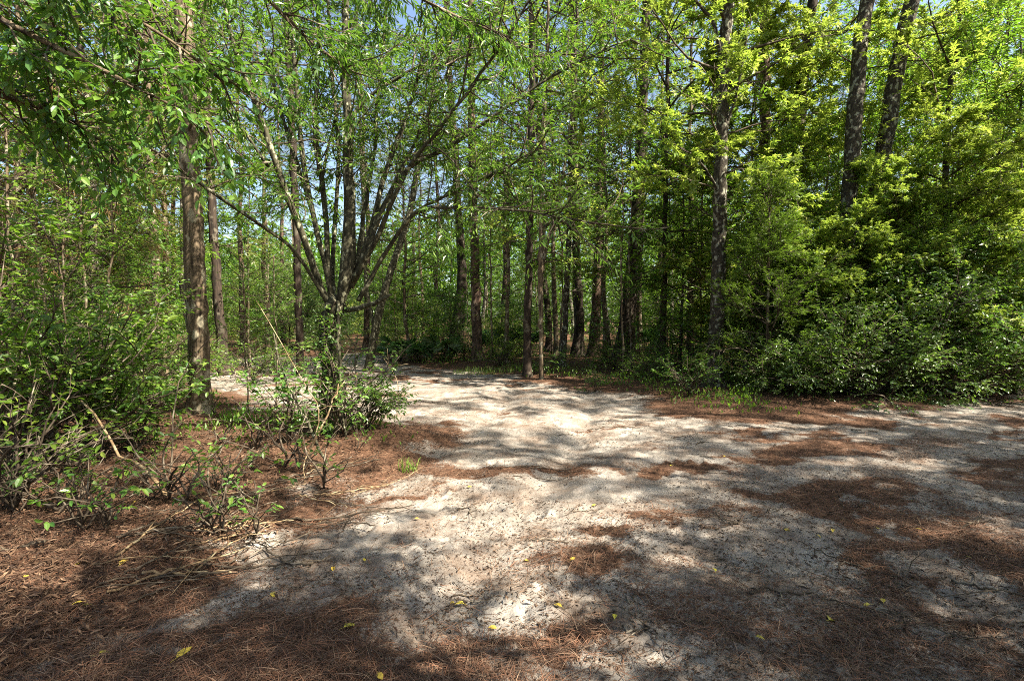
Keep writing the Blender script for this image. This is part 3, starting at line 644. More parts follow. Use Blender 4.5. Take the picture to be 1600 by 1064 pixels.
def climbing_vine():
    rv = np.random.RandomState(9); wd2 = MB(); cr2 = MB(); t = np.linspace(0, 1, 40)
    for k in range(5):
        a = k * 1.26 + t * (1.5 + rv.rand() * 2) * (1 if k % 2 else -1); z = t * (1.3 + .6 * rv.rand()); x = np.interp(z, tr[:, 2], tr[:, 0]); y = np.interp(z, tr[:, 2], tr[:, 1]); r_ = np.interp(z, tr[:, 2], rr) + .012
        q = np.stack([x + np.cos(a) * r_, y + np.sin(a) * r_, z], -1); tube(wd2, q, .006, 5)
        ii = rv.randint(0, 40, 46); out = np.stack([np.cos(a[ii]), np.sin(a[ii]), .3 + 0 * ii], -1)
        leaf_twigs(rv, wd2, cr2, q[ii], out + rv.randn(46, 3) * .5, .05 + .1 * rv.rand(46), spec('oval', .055, 4, droop=.4))
    v = empty('climbing_vine', tuple(loc)); tag(v, 'dark leafy vine wrapping the lower trunk of the multi-stemmed tree', 'vine')
    link('vine_stems', wd2.mesh('vine_stems', M['bark_dark'], True), v); link('vine_leaves', cr2.mesh('vine_leaves', M['leaf_dark']), v)
climbing_vine()

# ------------------------------------------------------------------ placed vegetation
def put(kind, s, x, y, label, cat, group=None, sc=1.0, rz=None, tilt=(0, 0), name=None):
    nm = name or {'under_yellow': 'understory_tree', 'under_green': 'understory_tree', 'oak': 'oak_tree', 'canopy': 'oak_tree', 'pine': 'pine_tree', 'sapling': 'sapling', 'bushy': 'understory_tree',
                  'oak_dead': 'understory_tree', 'shrub_glossy': 'shrub', 'shrub_tall': 'shrub', 'shrub_green': 'shrub', 'shrub_fresh': 'shrub', 'seedling': 'seedling',
                  'palmetto': 'palmetto', 'cedar': 'cedar_tree'}[kind]
    return plant(nm, TPL[kind, s], (x, y, gz(x, y)), label, cat, group, rz if rz is not None else random.random() * 6.28, sc, tilt)
random.seed(5)
# bright thicket on the right
for i, (px, Yd, k, sc, lb) in enumerate([
    (1165, 12.8, 'under_yellow', .95, 'yellow-green tree filling the gap behind the lichen-spotted trunk'),
    (1250, 11.6, 'under_yellow', .62, 'sunlit tree with starry leaves right behind the feathery cedar'),
    (1285, 14.0, 'under_green', .95, 'green tree behind the two leaning trunks, left side'),
    (1385, 10.0, 'under_yellow', .50, 'bright yellow-green tree in front of the two leaning trunks'),
    (1440, 14.0, 'under_yellow', 1.0, 'tall yellow-green tree right behind the two leaning trunks'),
    (1470, 9.8, 'under_yellow', .60, 'low bright tree with starry leaves right of the leaning trunks'),
    (1540, 11.0, 'under_green', .95, 'fresh green tree near the right edge of the thicket'),
    (1590, 9.8, 'under_yellow', .8, 'sunlit tree at the right edge above the road'),
    (1650, 12.0, 'under_yellow', .8, 'yellow-green tree farthest right, cut by the picture edge'),
    (1325, 9.7, 'under_yellow', .38, 'low sunlit sapling-sized tree among the glossy shrubs below the leaning trunks'),
    (1430, 9.9, 'under_yellow', .42, 'low sunlit tree poking out of the shrubs above the grass tuft'),
    (1535, 9.8, 'under_yellow', .45, 'low sunlit tree among the shrubs near the right edge'),
    (1260, 9.9, 'under_yellow', .34, 'smallest sunlit tree between the cedar and the glossy shrubs'),
    (1335, 15.0, 'under_green', 1.15, 'deep green tree behind the bright thicket'),
    (1500, 15.5, 'under_yellow', 1.15, 'tall light green tree at the back of the thicket near the upper right corner'),
    ]):
    p = at(px, 560, Yd); put(k, i % 3, p[0], p[1], lb, 'tree', 'trees of the bright thicket', sc)
p = at(1192, 560, 9.8); put('cedar', 0, p[0], p[1], 'feathery bright green cedar beside the lichen-spotted trunk', 'tree', None, 1.0)
p = at(1228, 560, 10.4); put('cedar', 0, p[0], p[1], 'smaller feathery cedar half hidden at the left of the glossy shrubs', 'tree', None, .8, 2.0)
for i, (px, Yd, sc, lb) in enumerate([
    (1225, 9.4, .62, 'low glossy shrub at the foot of the feathery cedar'),
    (1290, 9.3, .85, 'dark glossy shrub below the left leaning trunk'),
    (1350, 9.0, .8, 'dark glossy shrub below the right leaning trunk'),
    (1405, 9.3, 1.0, 'glossy shrub in the middle of the roadside thicket'),
    (1455, 9.4, .95, 'glossy shrub behind the bright grass tuft'),
    (1510, 9.2, 1.0, 'tall glossy shrub by the road near the right edge'),
    (1570, 9.6, .95, 'glossy shrub at the right edge of the picture'),
    (1625, 9.8, 1.1, 'glossy shrub cut off by the right picture edge'),
    (1375, 10.4, 1.6, 'large glossy shrub behind the roadside row'),
    (1440, 10.6, 1.75, 'large glossy shrub behind the bright grass tuft'),
    (1530, 10.8, 1.85, 'large glossy shrub behind the right end of the roadside row'),
    (1280, 10.6, 1.35, 'large glossy shrub between the cedar and the leaning trunks')]):
    p = at(px, 600, Yd); put('shrub_tall' if i > 7 else 'shrub_glossy', i % 3, p[0], p[1], lb, 'shrub', 'glossy shrubs along the road', sc * (1.12 if i < 8 else .62))
# centre edge
for i, (px, py, k, sc, lb) in enumerate([
    (1075, 625, 'shrub_fresh', .9, 'bright green shrub at the clearing edge left of the lichen-spotted tree'),
    (1055, 590, 'shrub_fresh', 1.3, 'light green shrub under the slim dark tree'),
    (930, 612, 'shrub_fresh', .5, 'small low green plant at the far sand edge'),
    (1010, 600, 'shrub_green', .7, 'low bush on the leaf-strewn floor right of the stout black trunk'),
    (780, 578, 'shrub_green', .8, 'low green bush right of the far straight pine'),
    (725, 567, 'shrub_fresh', .9, 'yellowish low bush just left of the far straight pine'),
    (860, 590, 'shrub_fresh', .7, 'low bush at the foot of the forked tree'),
    (960, 585, 'shrub_green', .9, 'low bush in front of the stout black trunk'),
    (1150, 590, 'shrub_green', 1.5, 'green bush between the lichen-spotted tree and the cedar')]):
    g = gnd(px, py); put(k, i % 3, g[0], g[1], lb, 'shrub', None, sc)
for i, (px, py, sc, lb) in enumerate([(625, 566, 1.0, 'palmetto at the left end of the far bank'), (655, 568, .8, 'pale palmetto among brown stems on the far bank'),
    (690, 570, 1.0, 'palmetto nearest the crooked dark trunk'), (800, 560, 1.3, 'deep green palmetto behind the clearing edge, between two dark trunks'),
    (770, 556, 1.1, 'palmetto in the shade right of the far straight pine'), (1010, 556, 1.2, 'palmetto right of the stout black trunk')]):
    g = gnd(px, py); put('palmetto', i % 2, g[0], g[1], lb, 'palmetto', 'palmettos under the far trees', sc)

# left thicket: near bushes with oval leaves
def near_bush(name, seed, base, H, label, leafm, sp, nst=9, elev=(45, 86), **kw):
    parts = tpl_shrub(seed, H, leafm, sp, nst, elev=elev, **kw)
    plant(name, parts, (base[0], base[1], gz(base[0], base[1])), label, 'shrub')
near_bush('oval_leaf_bush', 201, at(45, 700, 4.8), 1.95, 'leafy bush with oval green leaves at the left edge', 'leaf_fresh', spec('oval', .065, 9), 16, nsec=6, ntw=5, tl=.22)
near_bush('oval_leaf_bush', 202, at(140, 720, 5.1), 1.2, 'oval-leaved bush in front of the thin mossy tree', 'leaf_fresh', spec('oval', .07, 8), 11, nsec=5, ntw=4, tl=.22)
near_bush('oval_leaf_bush', 203, at(-50, 700, 4.3), 2.1, 'taller leafy bush cut off by the left picture edge', 'leaf_green', spec('oval', .08, 8), 12, nsec=6, ntw=4, tl=.25)
near_bush('oval_leaf_bush', 204, at(205, 700, 5.4), .6, 'small bush of bright oval leaves left of the thick furrowed trunk', 'leaf_fresh', spec('oval', .065, 6), 7, nsec=4, ntw=3, tl=.2)
near_bush('twiggy_bush', 205, at(20, 790, 3.6), .75, 'bare twiggy bush with a few leaves low at the left edge', 'leaf_green', spec('oval', .06, 3), 9, nsec=4, ntw=3, tl=.25)
near_bush('oval_leaf_bush', 206, at(572, 660, 6.4), .5, 'low leafy bush right of the multi-stemmed tree foot', 'leaf_dark', spec('oval', .055, 7), 12, nsec=5, ntw=4, tl=.18)
near_bush('oval_leaf_bush', 207, at(538, 690, 5.95), 1.15, 'leafy growth crowding the foot of the multi-stemmed tree', 'leaf_fresh', spec('oval', .055, 7), 11, nsec=5, ntw=4, tl=.18)
near_bush('oval_leaf_bush', 208, at(455, 715, 5.6), .55, 'low plant with large pale oval leaves left of the multi-stemmed tree', 'leaf_fresh', spec('oval', .075, 7), 6, nsec=3, ntw=2, tl=.2)
for i, (px, Yd, k, sc, lb) in enumerate([
    (40, 7.5, 'oak_dead', .75, 'olive tree with brown dead sprays at the far left'), (110, 9.5, 'oak_dead', .8, 'tangled tree with brown sprays behind the thin mossy tree'),
    (-60, 6.5, 'oak_dead', .8, 'tangled tree mostly beyond the left picture edge'), (200, 15, 'under_green', .9, 'green tree behind the slender brown tree'),
    (15, 13.0, 'under_green', 1.0, 'green tree deep behind the left edge thicket'), (390, 15.5, 'under_green', .75, 'low-crowned green tree between the furrowed trunk and the multi-stemmed tree')]):
    p = at(px, 560, Yd); put(k, i % 3, p[0], p[1], lb, 'tree', 'trees of the left wood', sc)
for i, (px, Yd, k, sc, lb) in enumerate([
    (30, 6.2, 'shrub_green', 1.5, 'green undergrowth bush at the far left behind the oval-leaved bush'), (120, 7.0, 'shrub_glossy', .8, 'glossy bush at the foot of the thin mossy tree'),
    (215, 9.5, 'shrub_green', 1.2, 'bush behind the slender brown tree foot'), (395, 11.6, 'shrub_fresh', 1.1, 'bright bush by the sand right of the furrowed trunk'),
    (440, 11.9, 'shrub_fresh', .9, 'bright low bush seen between the furrowed trunk and the multi-stemmed tree'), (285, 12, 'shrub_green', 1.0, 'bush behind the furrowed trunk on its left'),
    (170, 11.5, 'shrub_glossy', 1.0, 'dark bush deeper in the left wood')]):
    p = at(px, 560, Yd); put(k, i % 3, p[0], p[1], lb, 'shrub', None, sc)

for i, (px, Yd, sc) in enumerate([(20, 5.6, .8), (75, 6.4, .9), (130, 5.9, .7), (180, 6.6, .8), (5, 7.5, 1.0), (60, 8.6, 1.1), (110, 7.8, .9), (155, 9.0, 1.1), (385, 8.2, .5), (430, 8.6, .55), (-30, 5.0, .9), (100, 5.4, .5)]):
    p = at(px, 560, Yd); put('sapling', i % 3, p[0], p[1], 'thin leafy sapling in the tangled thicket on the left', 'sapling', 'saplings of the left thicket', sc)
for i, (px, Yd, k, sc, lb) in enumerate([(60, 12.5, 'canopy', .75, 'broad green tree high over the left edge thicket'), (255, 14.5, 'canopy', .85, 'broad green tree behind the thick furrowed trunk'),
    (420, 17.0, 'canopy', .8, 'broad green tree behind the left stems of the multi-stemmed tree'), (640, 17.5, 'under_green', 1.1, 'green tree behind the right limbs of the multi-stemmed tree'),
    (790, 15.5, 'canopy', .62, 'light green tree between the far straight pine and the dark straight tree'), (945, 16.0, 'canopy', .6, 'light green leafy tree before the pair of dark trunks'),
    (1062, 13.6, 'under_yellow', .7, 'light green tree left of the lichen-spotted tree'), (870, 17.5, 'canopy', .8, 'broad leafy tree behind the forked tree')]):
    p = at(px, 560, Yd); put(k, (i + 1) % 3, p[0], p[1], lb, 'tree', None, sc)
# overhanging near branches, upper left
def overhang(seed, path, label, leafm, sp, n=26, Lb=.55, tl=.32):
    rg = np.random.RandomState(seed); wd = MB(); cr = MB(); tb = MB()
    Q = smoothline([(*at(x, y, yy), w * yy / FPX / 2) for (x, y, w, yy) in path], 24); loc = Q[0, :3].copy(); q = Q[:, :3] - loc
    tube(tb, q, np.maximum(Q[:, 3], .003), 6)
    along(rg, wd, cr, q, sp, n, Lb, .05, tl, 5, up=-.12)
    return tb, wd, cr, loc
# each overhang belongs to a tree standing left of or behind the camera
def edge_tree(seed, root, paths, label, leafm, sp, top, name='overhanging_tree', n=26):
    rg = np.random.RandomState(seed); loc = np.array([root[0], root[1], gz(root[0], root[1])]); wd = MB(); cr = MB(); tb = MB()
    H = top; tp = np.array([(0, 0, -.1), (.05, .02, H * .3), (-.05, .08, H * .65), (.05, .1, H)]); TP = smoothline(tp, 20)
    tube(tb, TP, np.linspace(.11, .03, 20), 9, .1, rg)
    for path in paths:
        P = [at(x, y, yy) - loc for (x, y, w, yy) in path]; W = [w * yy / FPX / 2 for (x, y, w, yy) in path]
        zj = min(P[0][2] * .8, H * .95); P = [np.array([np.interp(zj, TP[:, 2], TP[:, 0]), np.interp(zj, TP[:, 2], TP[:, 1]), zj])] + P; W = [W[0] * 1.3] + W
        Q = smoothline(np.column_stack([P, W]), 28); tube(tb, Q[:, :3], np.maximum(Q[:, 3], .003), 6)
        along(rg, wd, cr, Q[:, :3], sp, n, .5, .25, .3, 6, up=-.12)
    grow(rg, wd, cr, TP, np.linspace(.11, .03, 20), H * .75, H, 6, lambda f: 1.3, (10, 50), sp, 5, 4, .35)
    e = empty(name, tuple(loc)); tag(e, label, 'tree'); link('trunk', tb.mesh('trunk', M['bark_brown'], True), e); leafy(e, wd, cr, leafm)
NL = spec('oval', .07, 9, droop=.45, tilt=.45)
edge_tree(301, (-4.6, 2.0), [
    [(-120, -40, 14, 3.2), (0, 30, 10, 3.3), (120, 90, 8, 3.4), (240, 150, 5, 3.5), (330, 200, 3, 3.6)],
    [(-120, 120, 10, 3.3), (0, 150, 8, 3.5), (90, 180, 6, 3.7), (190, 240, 3, 3.9)],
    [(-60, -120, 12, 3.2), (120, -20, 8, 3.4), (260, 60, 5, 3.6), (350, 130, 3, 3.8)]],
    'tree reaching in from the upper left corner with large glossy drooping leaves', 'leaf_fresh', NL, 5.5)
edge_tree(302, (-1.5, -1.6), [
    [(250, -160, 12, 3.6), (380, -40, 8, 4.0), (480, 60, 5, 4.4), (560, 120, 3, 4.8)],
    [(420, -160, 12, 4.0), (560, -60, 8, 4.6), (700, 20, 5, 5.0), (800, 60, 3, 5.4)]],
    'leafy boughs hanging in from the top above the multi-stemmed tree', 'leaf_fresh', spec('lance', .085, 10, droop=.5), 7.5)

# ------------------------------------------------------------------ the wood behind
rg = np.random.RandomState(77)
def px_of(x, y): return 800 + FPX * x / y
placed = [tuple(p) for p in HERO_POS]
def ok(x, y, dmin):
    if poly_sd(np.array([x]), np.array([y]))[0] > -0.9: return False
    return all((x - a) ** 2 + (y - b) ** 2 > dmin * dmin for a, b in placed)
zones = [(0, 330, 'left'), (330, 700, 'behind the multi-stemmed tree'), (700, 1130, 'beyond the centre of the clearing'), (1130, 1700, 'behind the bright right thicket')]
def zone(px):
    for a, b, n in zones:
        if px < b: return n
    return zones[-1][2]
KN = {'pine': 'tall bare-trunked pine', 'oak': 'tall leafy broadleaf tree', 'canopy': 'broad-crowned green tree', 'under_yellow': 'light yellow-green tree', 'under_green': 'mid green tree', 'oak_dead': 'olive tree with brown dead sprays', 'sapling': 'thin sapling', 'bushy': 'low bushy tree'}
cnt = 0
def wood(n, ymin, ymax, kinds, wts, pxr, dmin, scr=(.85, 1.15), wbias=None):
    global cnt
    tries = 0; k = 0
    while k < n and tries < 6000:
        tries += 1
        px = pxr[0] + (pxr[1] - pxr[0]) * rg.rand(); y = ymin + (ymax - ymin) * rg.rand() ** .8; x = (px - 800) / FPX * y
        if not ok(x, y, dmin): continue
        kd = kinds[rg.choice(len(kinds), p=wts)]
        placed.append((x, y)); sc = scr[0] + (scr[1] - scr[0]) * rg.rand()
        where = zone(px); dist = 'in the near wood' if y < 22 else 'in the far wood'
        lb = f"{KN[kd]} {dist} {where}" if where != 'left' else f"{KN[kd]} {dist} on the left"
        put(kd, rg.randint(3), x, y, lb, 'tree' if kd != 'sapling' else 'sapling', f"{KN[kd]}s {dist} {where}", sc, rg.rand() * 6.28)
        k += 1
wood(7, 14, 24, ['pine', 'under_green', 'oak'], [.5, .25, .25], (-100, 330), 1.8)
wood(5, 15, 26, ['pine', 'under_green'], [.7, .3], (330, 700), 2.0, (.75, .95))
wood(9, 16, 25, ['pine', 'canopy', 'under_yellow', 'oak'], [.25, .35, .15, .25], (700, 1130), 1.6)
wood(8, 15, 24, ['under_yellow', 'oak', 'pine'], [.45, .35, .2], (1130, 1680), 2.0)
wood(14, 25, 45, ['pine', 'oak', 'under_green', 'oak_dead'], [.4, .15, .35, .1], (-100, 700), 2.2, (.7, 1.0))
wood(22, 27, 45, ['pine', 'oak', 'under_green', 'under_yellow'], [.3, .3, .15, .25], (700, 1700), 2.8)
wood(40, 10, 26, ['sapling'], [1.0], (0, 1130), .7, (.7, 1.5))
wood(18, 16, 27, ['bushy'], [1.0], (690, 1180), 1.0, (.28, .5))
wood(14, 17, 28, ['bushy'], [1.0], (330, 690), 1.0, (.5, .8))
wood(24, 9.5, 24, ['bushy'], [1.0], (-120, 330), 1.1, (.5, .95))
wood(26, 28, 42, ['bushy'], [1.0], (-120, 1200), 1.8, (.7, 1.2))

# trees beside and behind the camera; they shade the clearing
for i, (x, y, k, sc) in enumerate([(13.6, 1.8, 'canopy', .85), (8.8, -1.4, 'canopy', .62), (6.6, -.8, 'under_green', .75), (5.6, .9, 'under_green', .62), (4.6, -.6, 'under_green', .85), (3.4, -1.6, 'under_green', .9), (7.4, 1.9, 'pine', .55), (9.2, .8, 'under_green', .95), (12.0, 2.6, 'under_green', .95), (8.4, -3.2, 'canopy', .6),
                                  (3.0, .4, 'canopy', .66), (-6, -5, 'oak', .8), (0, -9, 'pine', 1), (7.4, -3.2, 'pine', .8), (10.6, .6, 'pine', .85), (14.6, 3.6, 'pine', .9), (16, -1.6, 'canopy', 1.0), (10.2, 3.0, 'under_green', .7), (11.6, 3.6, 'canopy', 1.0), (8.2, 2.2, 'under_green', .6)]):
    put(k, i % 3, x, y, 'roadside tree outside the right of the picture whose crown shades the sand' if x > 2 else 'tree standing behind the viewer', 'tree', 'trees beside the road outside the picture' if x > 2 else 'trees behind the viewer', sc)

# far mass of woodland
def far_wood():
    rg = np.random.RandomState(5); cr = MB(); n = 220000
    px = rg.rand(n) * 2600 - 500; y = 42 + 30 * rg.rand(n); a = np.arctan((px - 800) / FPX)
    x = np.tan(a) * y
    top = 7 + 9 * fbm(px / 90, px * 0 + 3, 3) * sst(500, 900, px) + 3.0 * fbm(px / 60, px * 0 + 8, 3)
    z = rg.rand(n) ** .9 * top * 1.1
    dens = fbm(px / 35 + 40, z * .9 + y * .15, 3); keep = dens > .33
    pos = np.stack([x, y, z], -1)[keep]; m = len(pos)
    put_leaves(cr, 'simple', pos, rg.randn(m, 3), np.array([[0, 0, 1.]]) + rg.randn(m, 3) * .8, .35 + .35 * rg.rand(m))
    o = link('far_woodland', cr.mesh('far_woodland', M['leaf_green'])); tag(o, 'leafy mass of the distant woodland closing the view behind all trunks', 'woodland', None, 'stuff')
far_wood()

# ------------------------------------------------------------------ forest floor
def scatter(n, yr, seed, maskfn, spread=1.0):
    rg = np.random.RandomState(seed)
    y = yr[0] * (yr[1] / yr[0]) ** rg.rand(n); x = (rg.rand(n) * 2 - 1) * y * 1.12 * spread
    k = rg.rand(n) < maskfn(x, y); x = x[k]; y = y[k]
    return rg, x, y, ground_z(x, y)
def needles():
    rg, x, y, z = scatter(230000, (1.4, 14), 9, lambda x, y: litter_mask(x, y) * .9 + .16 * sst(.4, .6, fbm(x * 1.5 + 3, y * 1.5, 5)))
    m = len(x); mb = MB(); a = rg.rand(m) * 6.28; pos = np.stack([x, y, z + .003 + .035 * rg.rand(m) ** 2 * fbm(x * 3, y * 3, 3)], -1)
    d = np.stack([np.cos(a), np.sin(a), rg.randn(m) * .10], -1)
    put_leaves(mb, 'needle', pos, d, np.array([[0, 0, 1.]]) + rg.randn(m, 3) * .3, .045 + .08 * rg.rand(m))
    o = link('pine_needle_litter', mb.mesh('pine_needle_litter', M['litter'])); tag(o, 'rust-coloured pine needles strewn over the ground', 'needle litter', None, 'stuff')
needles()
def leaflitter():
    rg, x, y, z = scatter(90000, (1.6, 22), 19, lambda x, y: sst(.2, -.5, poly_sd(x, y)) * .9 + .01)
    m = len(x); mb = MB(); a = rg.rand(m) * 6.28; pos = np.stack([x, y, z + .005 + .03 * rg.rand(m)], -1)
    d = np.stack([np.cos(a), np.sin(a), rg.randn(m) * .3], -1)
    put_leaves(mb, 'lance', pos, d, np.array([[0, 0, 1.]]) + rg.randn(m, 3) * .6, .02 + .045 * rg.rand(m))
    o = link('leaf_litter', mb.mesh('leaf_litter', M['litter_leaf'])); tag(o, 'dry brown leaves covering the forest floor beside the sand', 'leaf litter', None, 'stuff')
leaflitter()
def chaff():
    rg, x, y, z = scatter(170000, (1.3, 11), 29, lambda x, y: .05 + .95 * sst(.44, .60, fbm(x * 1.1, y * 1.1, 5) * .6 + .4 * fbm(x * 5, y * 5, 4)))
    m = len(x); mb = MB(); a = rg.rand(m) * 6.28; pos = np.stack([x, y, z + .002 + .006 * rg.rand(m)], -1)
    d = np.stack([np.cos(a), np.sin(a), rg.randn(m) * .15], -1)
    put_leaves(mb, 'lance', pos, d, np.array([[0, 0, 1.]]) + rg.randn(m, 3) * .4, .006 + .03 * rg.rand(m) ** 2)
    o = link('bark_crumbs', mb.mesh('bark_crumbs', M['chaff'])); tag(o, 'dark crumbs of bark and broken leaf speckling the sand', 'forest crumbs', None, 'stuff')
chaff()
def groundcover():
    def mk(x, y):
        s = poly_sd(x, y); return sst(-.1, -.8, s) * sst(.45, .62, fbm(x * .8, y * .8 + 7)) * sst(4, 8, y)
    rg, x, y, z = scatter(110000, (4, 30), 39, mk)
    m = len(x); mb = MB(); a = rg.rand(m) * 6.28; pos = np.stack([x, y, z], -1)
    d = np.stack([np.cos(a) * .5, np.sin(a) * .5, .6 + rg.rand(m)], -1)
    put_leaves(mb, 'simple', pos + np.stack([0 * x, 0 * x, rg.rand(m) * .15], -1), d + rg.randn(m, 3) * .35, rg.randn(m, 3), .03 + .06 * rg.rand(m))
    o = link('ground_cover', mb.mesh('ground_cover', M['leaf_green'])); tag(o, 'low green ground cover under the trees', 'ground cover', None, 'stuff')
groundcover()
def grass_tuft(px, py, label, n=260, R_=.35, h=.2, seed=1):
    rg = np.random.RandomState(seed); g = gnd(px, py); mb = MB(); a = rg.rand(n) * 6.28; r = R_ * np.sqrt(rg.rand(n))
    x = np.cos(a) * r * 1.4; y = np.sin(a) * r * .7; z0 = gz(g[0], g[1]); z = ground_z(x + g[0], y + g[1]) - z0
    d = np.stack([rg.randn(n) * .4, rg.randn(n) * .4, np.ones(n)], -1)
    put_leaves(mb, 'strip', np.stack([x, y, z - .01], -1), d, rg.randn(n, 3), h * (.5 + rg.rand(n)))
    o = link('grass_tuft', mb.mesh('grass_tuft', M['grass']), None, (g[0], g[1], z0)); tag(o, label, 'grass')
grass_tuft(1455, 636, 'bright green grass tuft at the road edge below the glossy shrubs', 260, .45, .10, 1)
grass_tuft(1590, 606, 'sunlit grass at the road edge by the right picture edge', 420, .6, .18, 2)
grass_tuft(640, 735, 'small bright weed growing at the edge of the sand below the needle mound', 45, .08, .12, 3)
grass_tuft(780, 585, 'grass fringe at the foot of the far dark trees', 500, .9, .14, 4)

# seedlings on the left floor
k = 0; rs = random.Random(3)
while k < 34:
    px = rs.uniform(0, 560); py = rs.uniform(650, 860); g = gnd(px, py)
    if poly_sd(np.array([g[0]]), np.array([g[1]]))[0] > -.15: continue
    put('seedling', k % 3, g[0], g[1], 'small green seedling sprouting from the brown litter on the left floor', 'seedling', 'seedlings in the left litter', rs.uniform(.6, 1.3)); k += 1

# sticks and bent stems
def stick(name, pts, r, label, mat='stick', cat='stick', group=None, side=None, seed=0):
    rg = np.random.RandomState(seed); P = np.array(pts, float); loc = P[0].copy(); Q = smoothline(P, 16) - loc; Q[1:] += rg.randn(15, 3) * .006
    mb = MB(); tube(mb, Q, np.linspace(r, r * .45, 16), 7)
    if side:
        for s in range(side):
            i = rg.randint(4, 14); d = norm((rg.randn(3) + [0, 0, .5]) * ((1, 1, .12) if name == 'fallen_twig' else (1, 1, 1))); L = .12 + .25 * rg.rand()
            tube(mb, [Q[i], Q[i] + d * L * .5 + rg.randn(3) * .02, Q[i] + d * L], [r * .5, r * .35, r * .2], 5)
    o = link(name, mb.mesh(name, M[mat], True), None, tuple(loc)); tag(o, label, cat, group); return o
def GP(px, py, h=0): g = gnd(px, py); return (g[0], g[1], gz(g[0], g[1]) + h)
stick('bent_sapling', [GP(268, 792, -.02), at(252, 765, 4.0), at(235, 742, 4.1), at(210, 720, 4.2), at(188, 716, 4.3), at(176, 690, 4.4), at(150, 650, 4.5), at(122, 622, 4.6)], .017, 'thick pale stem arching over and down into the litter at lower left', cat='stem', seed=1)
stick('thin_sapling', [GP(264, 765, -.02), at(270, 700, 4.6), at(272, 640, 4.6), at(290, 575, 4.7), at(335, 520, 4.8)], .009, 'thin straight stem with tan bark standing left of the furrowed trunk', 'twig', cat='stem', side=3, seed=2)
stick('leaning_sapling', [GP(512, 735, -.02), at(490, 680, 5.2), at(462, 625, 5.3), at(440, 575, 5.4), at(428, 520, 5.6)], .016, 'pale leaning stem crossing in front of the multi-stemmed tree foot', 'bark_moss', cat='stem', side=4, seed=3)
stick('leaning_sapling', [GP(478, 735, -.02), at(490, 690, 5.0), at(515, 640, 5.1), at(530, 600, 5.2)], .014, 'thin stem leaning the other way across the pale leaning stem', cat='stem', side=2, seed=4)
stick('wiry_vine', [GP(476, 760, -.02), at(477, 720, 4.6), at(500, 650, 4.8), at(470, 590, 5.0), at(400, 470, 5.2)], .007, 'wiry grey vine stem curving up beside the multi-stemmed tree', cat='stem', side=3, seed=5)
stick('dry_sprig', [GP(620, 648, -.02), at(622, 620, 7.4), at(618, 590, 7.5), at(600, 560, 7.6)], .008, 'dry brown sprig standing at the sand edge right of the leafy growth', cat='stem', side=6, seed=6)
rs = random.Random(31)
for k in range(34):
    px, py = rs.uniform(640, 1500), rs.uniform(612, 760) if k < 20 else rs.uniform(780, 1010); g = GP(px, py); a = rs.uniform(-.6, .6); L = rs.uniform(.25, .9) if k < 20 else rs.uniform(.1, .3)
    pts = [(g[0] + math.cos(a) * L * j / 4 + rs.uniform(-.03, .03), g[1] + math.sin(a) * L * j / 4 + rs.uniform(-.06, .06)) for j in range(5)]
    stick('fallen_twig', [(x, y, gz(x, y) + .006) for (x, y) in pts], rs.uniform(.003, .007), 'dark twig lying on the sand of the clearing', 'twig', 'twig', 'twigs on the sand', side=3, seed=250 + k)
rs = random.Random(21)
for k in range(38):
    px, py = rs.uniform(150, 560), 0; py = 880 - (px - 300) * .5 + rs.uniform(-75, 25); g = GP(px, min(py, 960)); a = math.radians(rs.gauss(38, 24)); L = rs.uniform(.3, 1.1); h0 = rs.uniform(.01, .04)
    pts = [(g[0] + math.cos(a) * L * j / 3 + rs.uniform(-.03, .03), g[1] + math.sin(a) * L * j / 3 + rs.uniform(-.04, .04)) for j in range(4)]
    stick('fallen_twig', [(x, y, gz(x, y) + h0 + rs.uniform(0, .07) * j / 3) for j, (x, y) in enumerate(pts)], rs.uniform(.003, .009), 'thin bare branch lying along the litter bank at the edge of the sand', 'stick' if k % 3 == 0 else 'twig', 'twig', 'thin branches along the litter bank', side=2, seed=150 + k)
rs = random.Random(11)
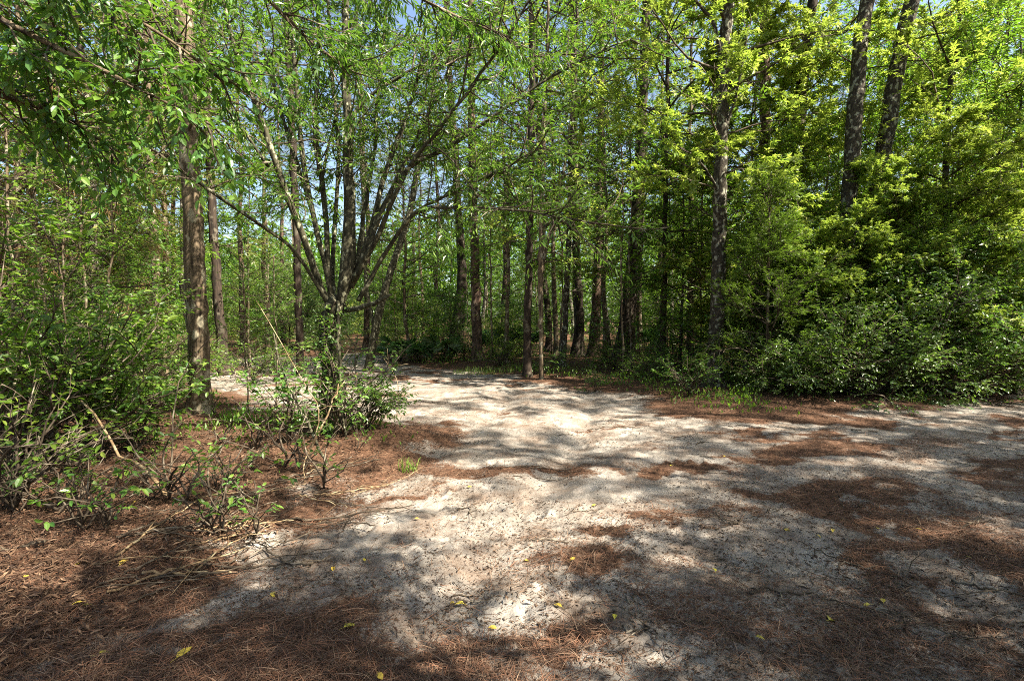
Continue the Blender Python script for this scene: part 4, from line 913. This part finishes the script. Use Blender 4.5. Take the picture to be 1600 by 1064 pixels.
for k in range(30):
    if k < 18: px, py = rs.uniform(60, 640), rs.uniform(690, 900)
    else: px, py = rs.uniform(700, 1550), rs.uniform(690, 1000)
    g = GP(px, py, .012); a = rs.uniform(-.9, .9) + (0 if rs.random() < .5 else 3.14); L = rs.uniform(.25, .8) if k < 18 else rs.uniform(.12, .4)
    pts = []
    for j in range(4):
        x = g[0] + math.cos(a) * L * j / 3; y = g[1] + math.sin(a) * L * j / 3 + rs.uniform(-.03, .03); pts.append((x, y, gz(x, y) + .012 + (rs.uniform(0, .05) if k < 18 else 0)))
    stick('fallen_twig', pts, rs.uniform(.004, .009), 'bare twig lying in the brown litter on the left' if k < 18 else 'dark twig lying on the sand of the clearing', 'twig', 'twig', 'twigs in the left litter' if k < 18 else 'twigs on the sand', side=2, seed=50 + k)

# yellow fallen leaves
LM = []
for s in range(3):
    mb = MB(); v, q, t = L_oval(.62, .12 + .1 * s, .1 + .1 * s); mb.add(v, q, t); tube(mb, [(0, 0, 0), (-.15, .02, .01), (-.3, .05, .0)], [.015, .012, .01], 4)
    LM.append(mb.mesh('fallen_leaf', M['leaf_fallen']))
spots = [(275, 1037, 1.5), (150, 1027, 1.2), (186, 903, 1.2), (120, 906, 1.1), (536, 990, 1.4), (726, 934, 1.0), (777, 980, .9), (878, 955, .9), (960, 973, .8), (140, 957, 1.0),
         (425, 932, .9), (520, 886, .8), (570, 880, .7), (730, 765, .8), (1118, 895, .8), (925, 790, .8), (1225, 828, 1.0), (1300, 830, .8), (1370, 830, .8), (1295, 975, 1.5), (1360, 950, .8), (890, 880, .9),
         (655, 815, .7), (975, 785, .7), (1430, 833, .8), (820, 875, .7), (710, 930, .7), (45, 925, .9), (130, 955, .9), (1275, 840, .7), (1510, 875, .8), (1380, 948, .8), (1180, 1000, .8), (590, 1045, .9), (1050, 730, .7), (1130, 715, .7),
         (390, 790, .8), (300, 800, .8), (215, 805, .8), (486, 742, .8)]
for i, (px, py, s) in enumerate(spots):
    g = GP(px, py, .012); o = link('fallen_leaf', LM[i % 3], None, g); sz = .05 * s
    o.scale = (sz, sz, sz); o.rotation_euler = (rs.uniform(-.3, .3), rs.uniform(-.4, .2), rs.uniform(0, 6.28))
    L_ = {0: 'largest yellow fallen leaf at the bottom left', 4: 'large pale yellow leaf on the needle patch at the bottom, left of centre', 19: 'large pale green fallen leaf at the lower right'}.get(i, 'small yellow leaf fallen on the sand and needles')
    tag(o, L_, 'leaf', None if i in (0, 4, 19) else 'small yellow fallen leaves')
print('scene built', len(bpy.data.objects))
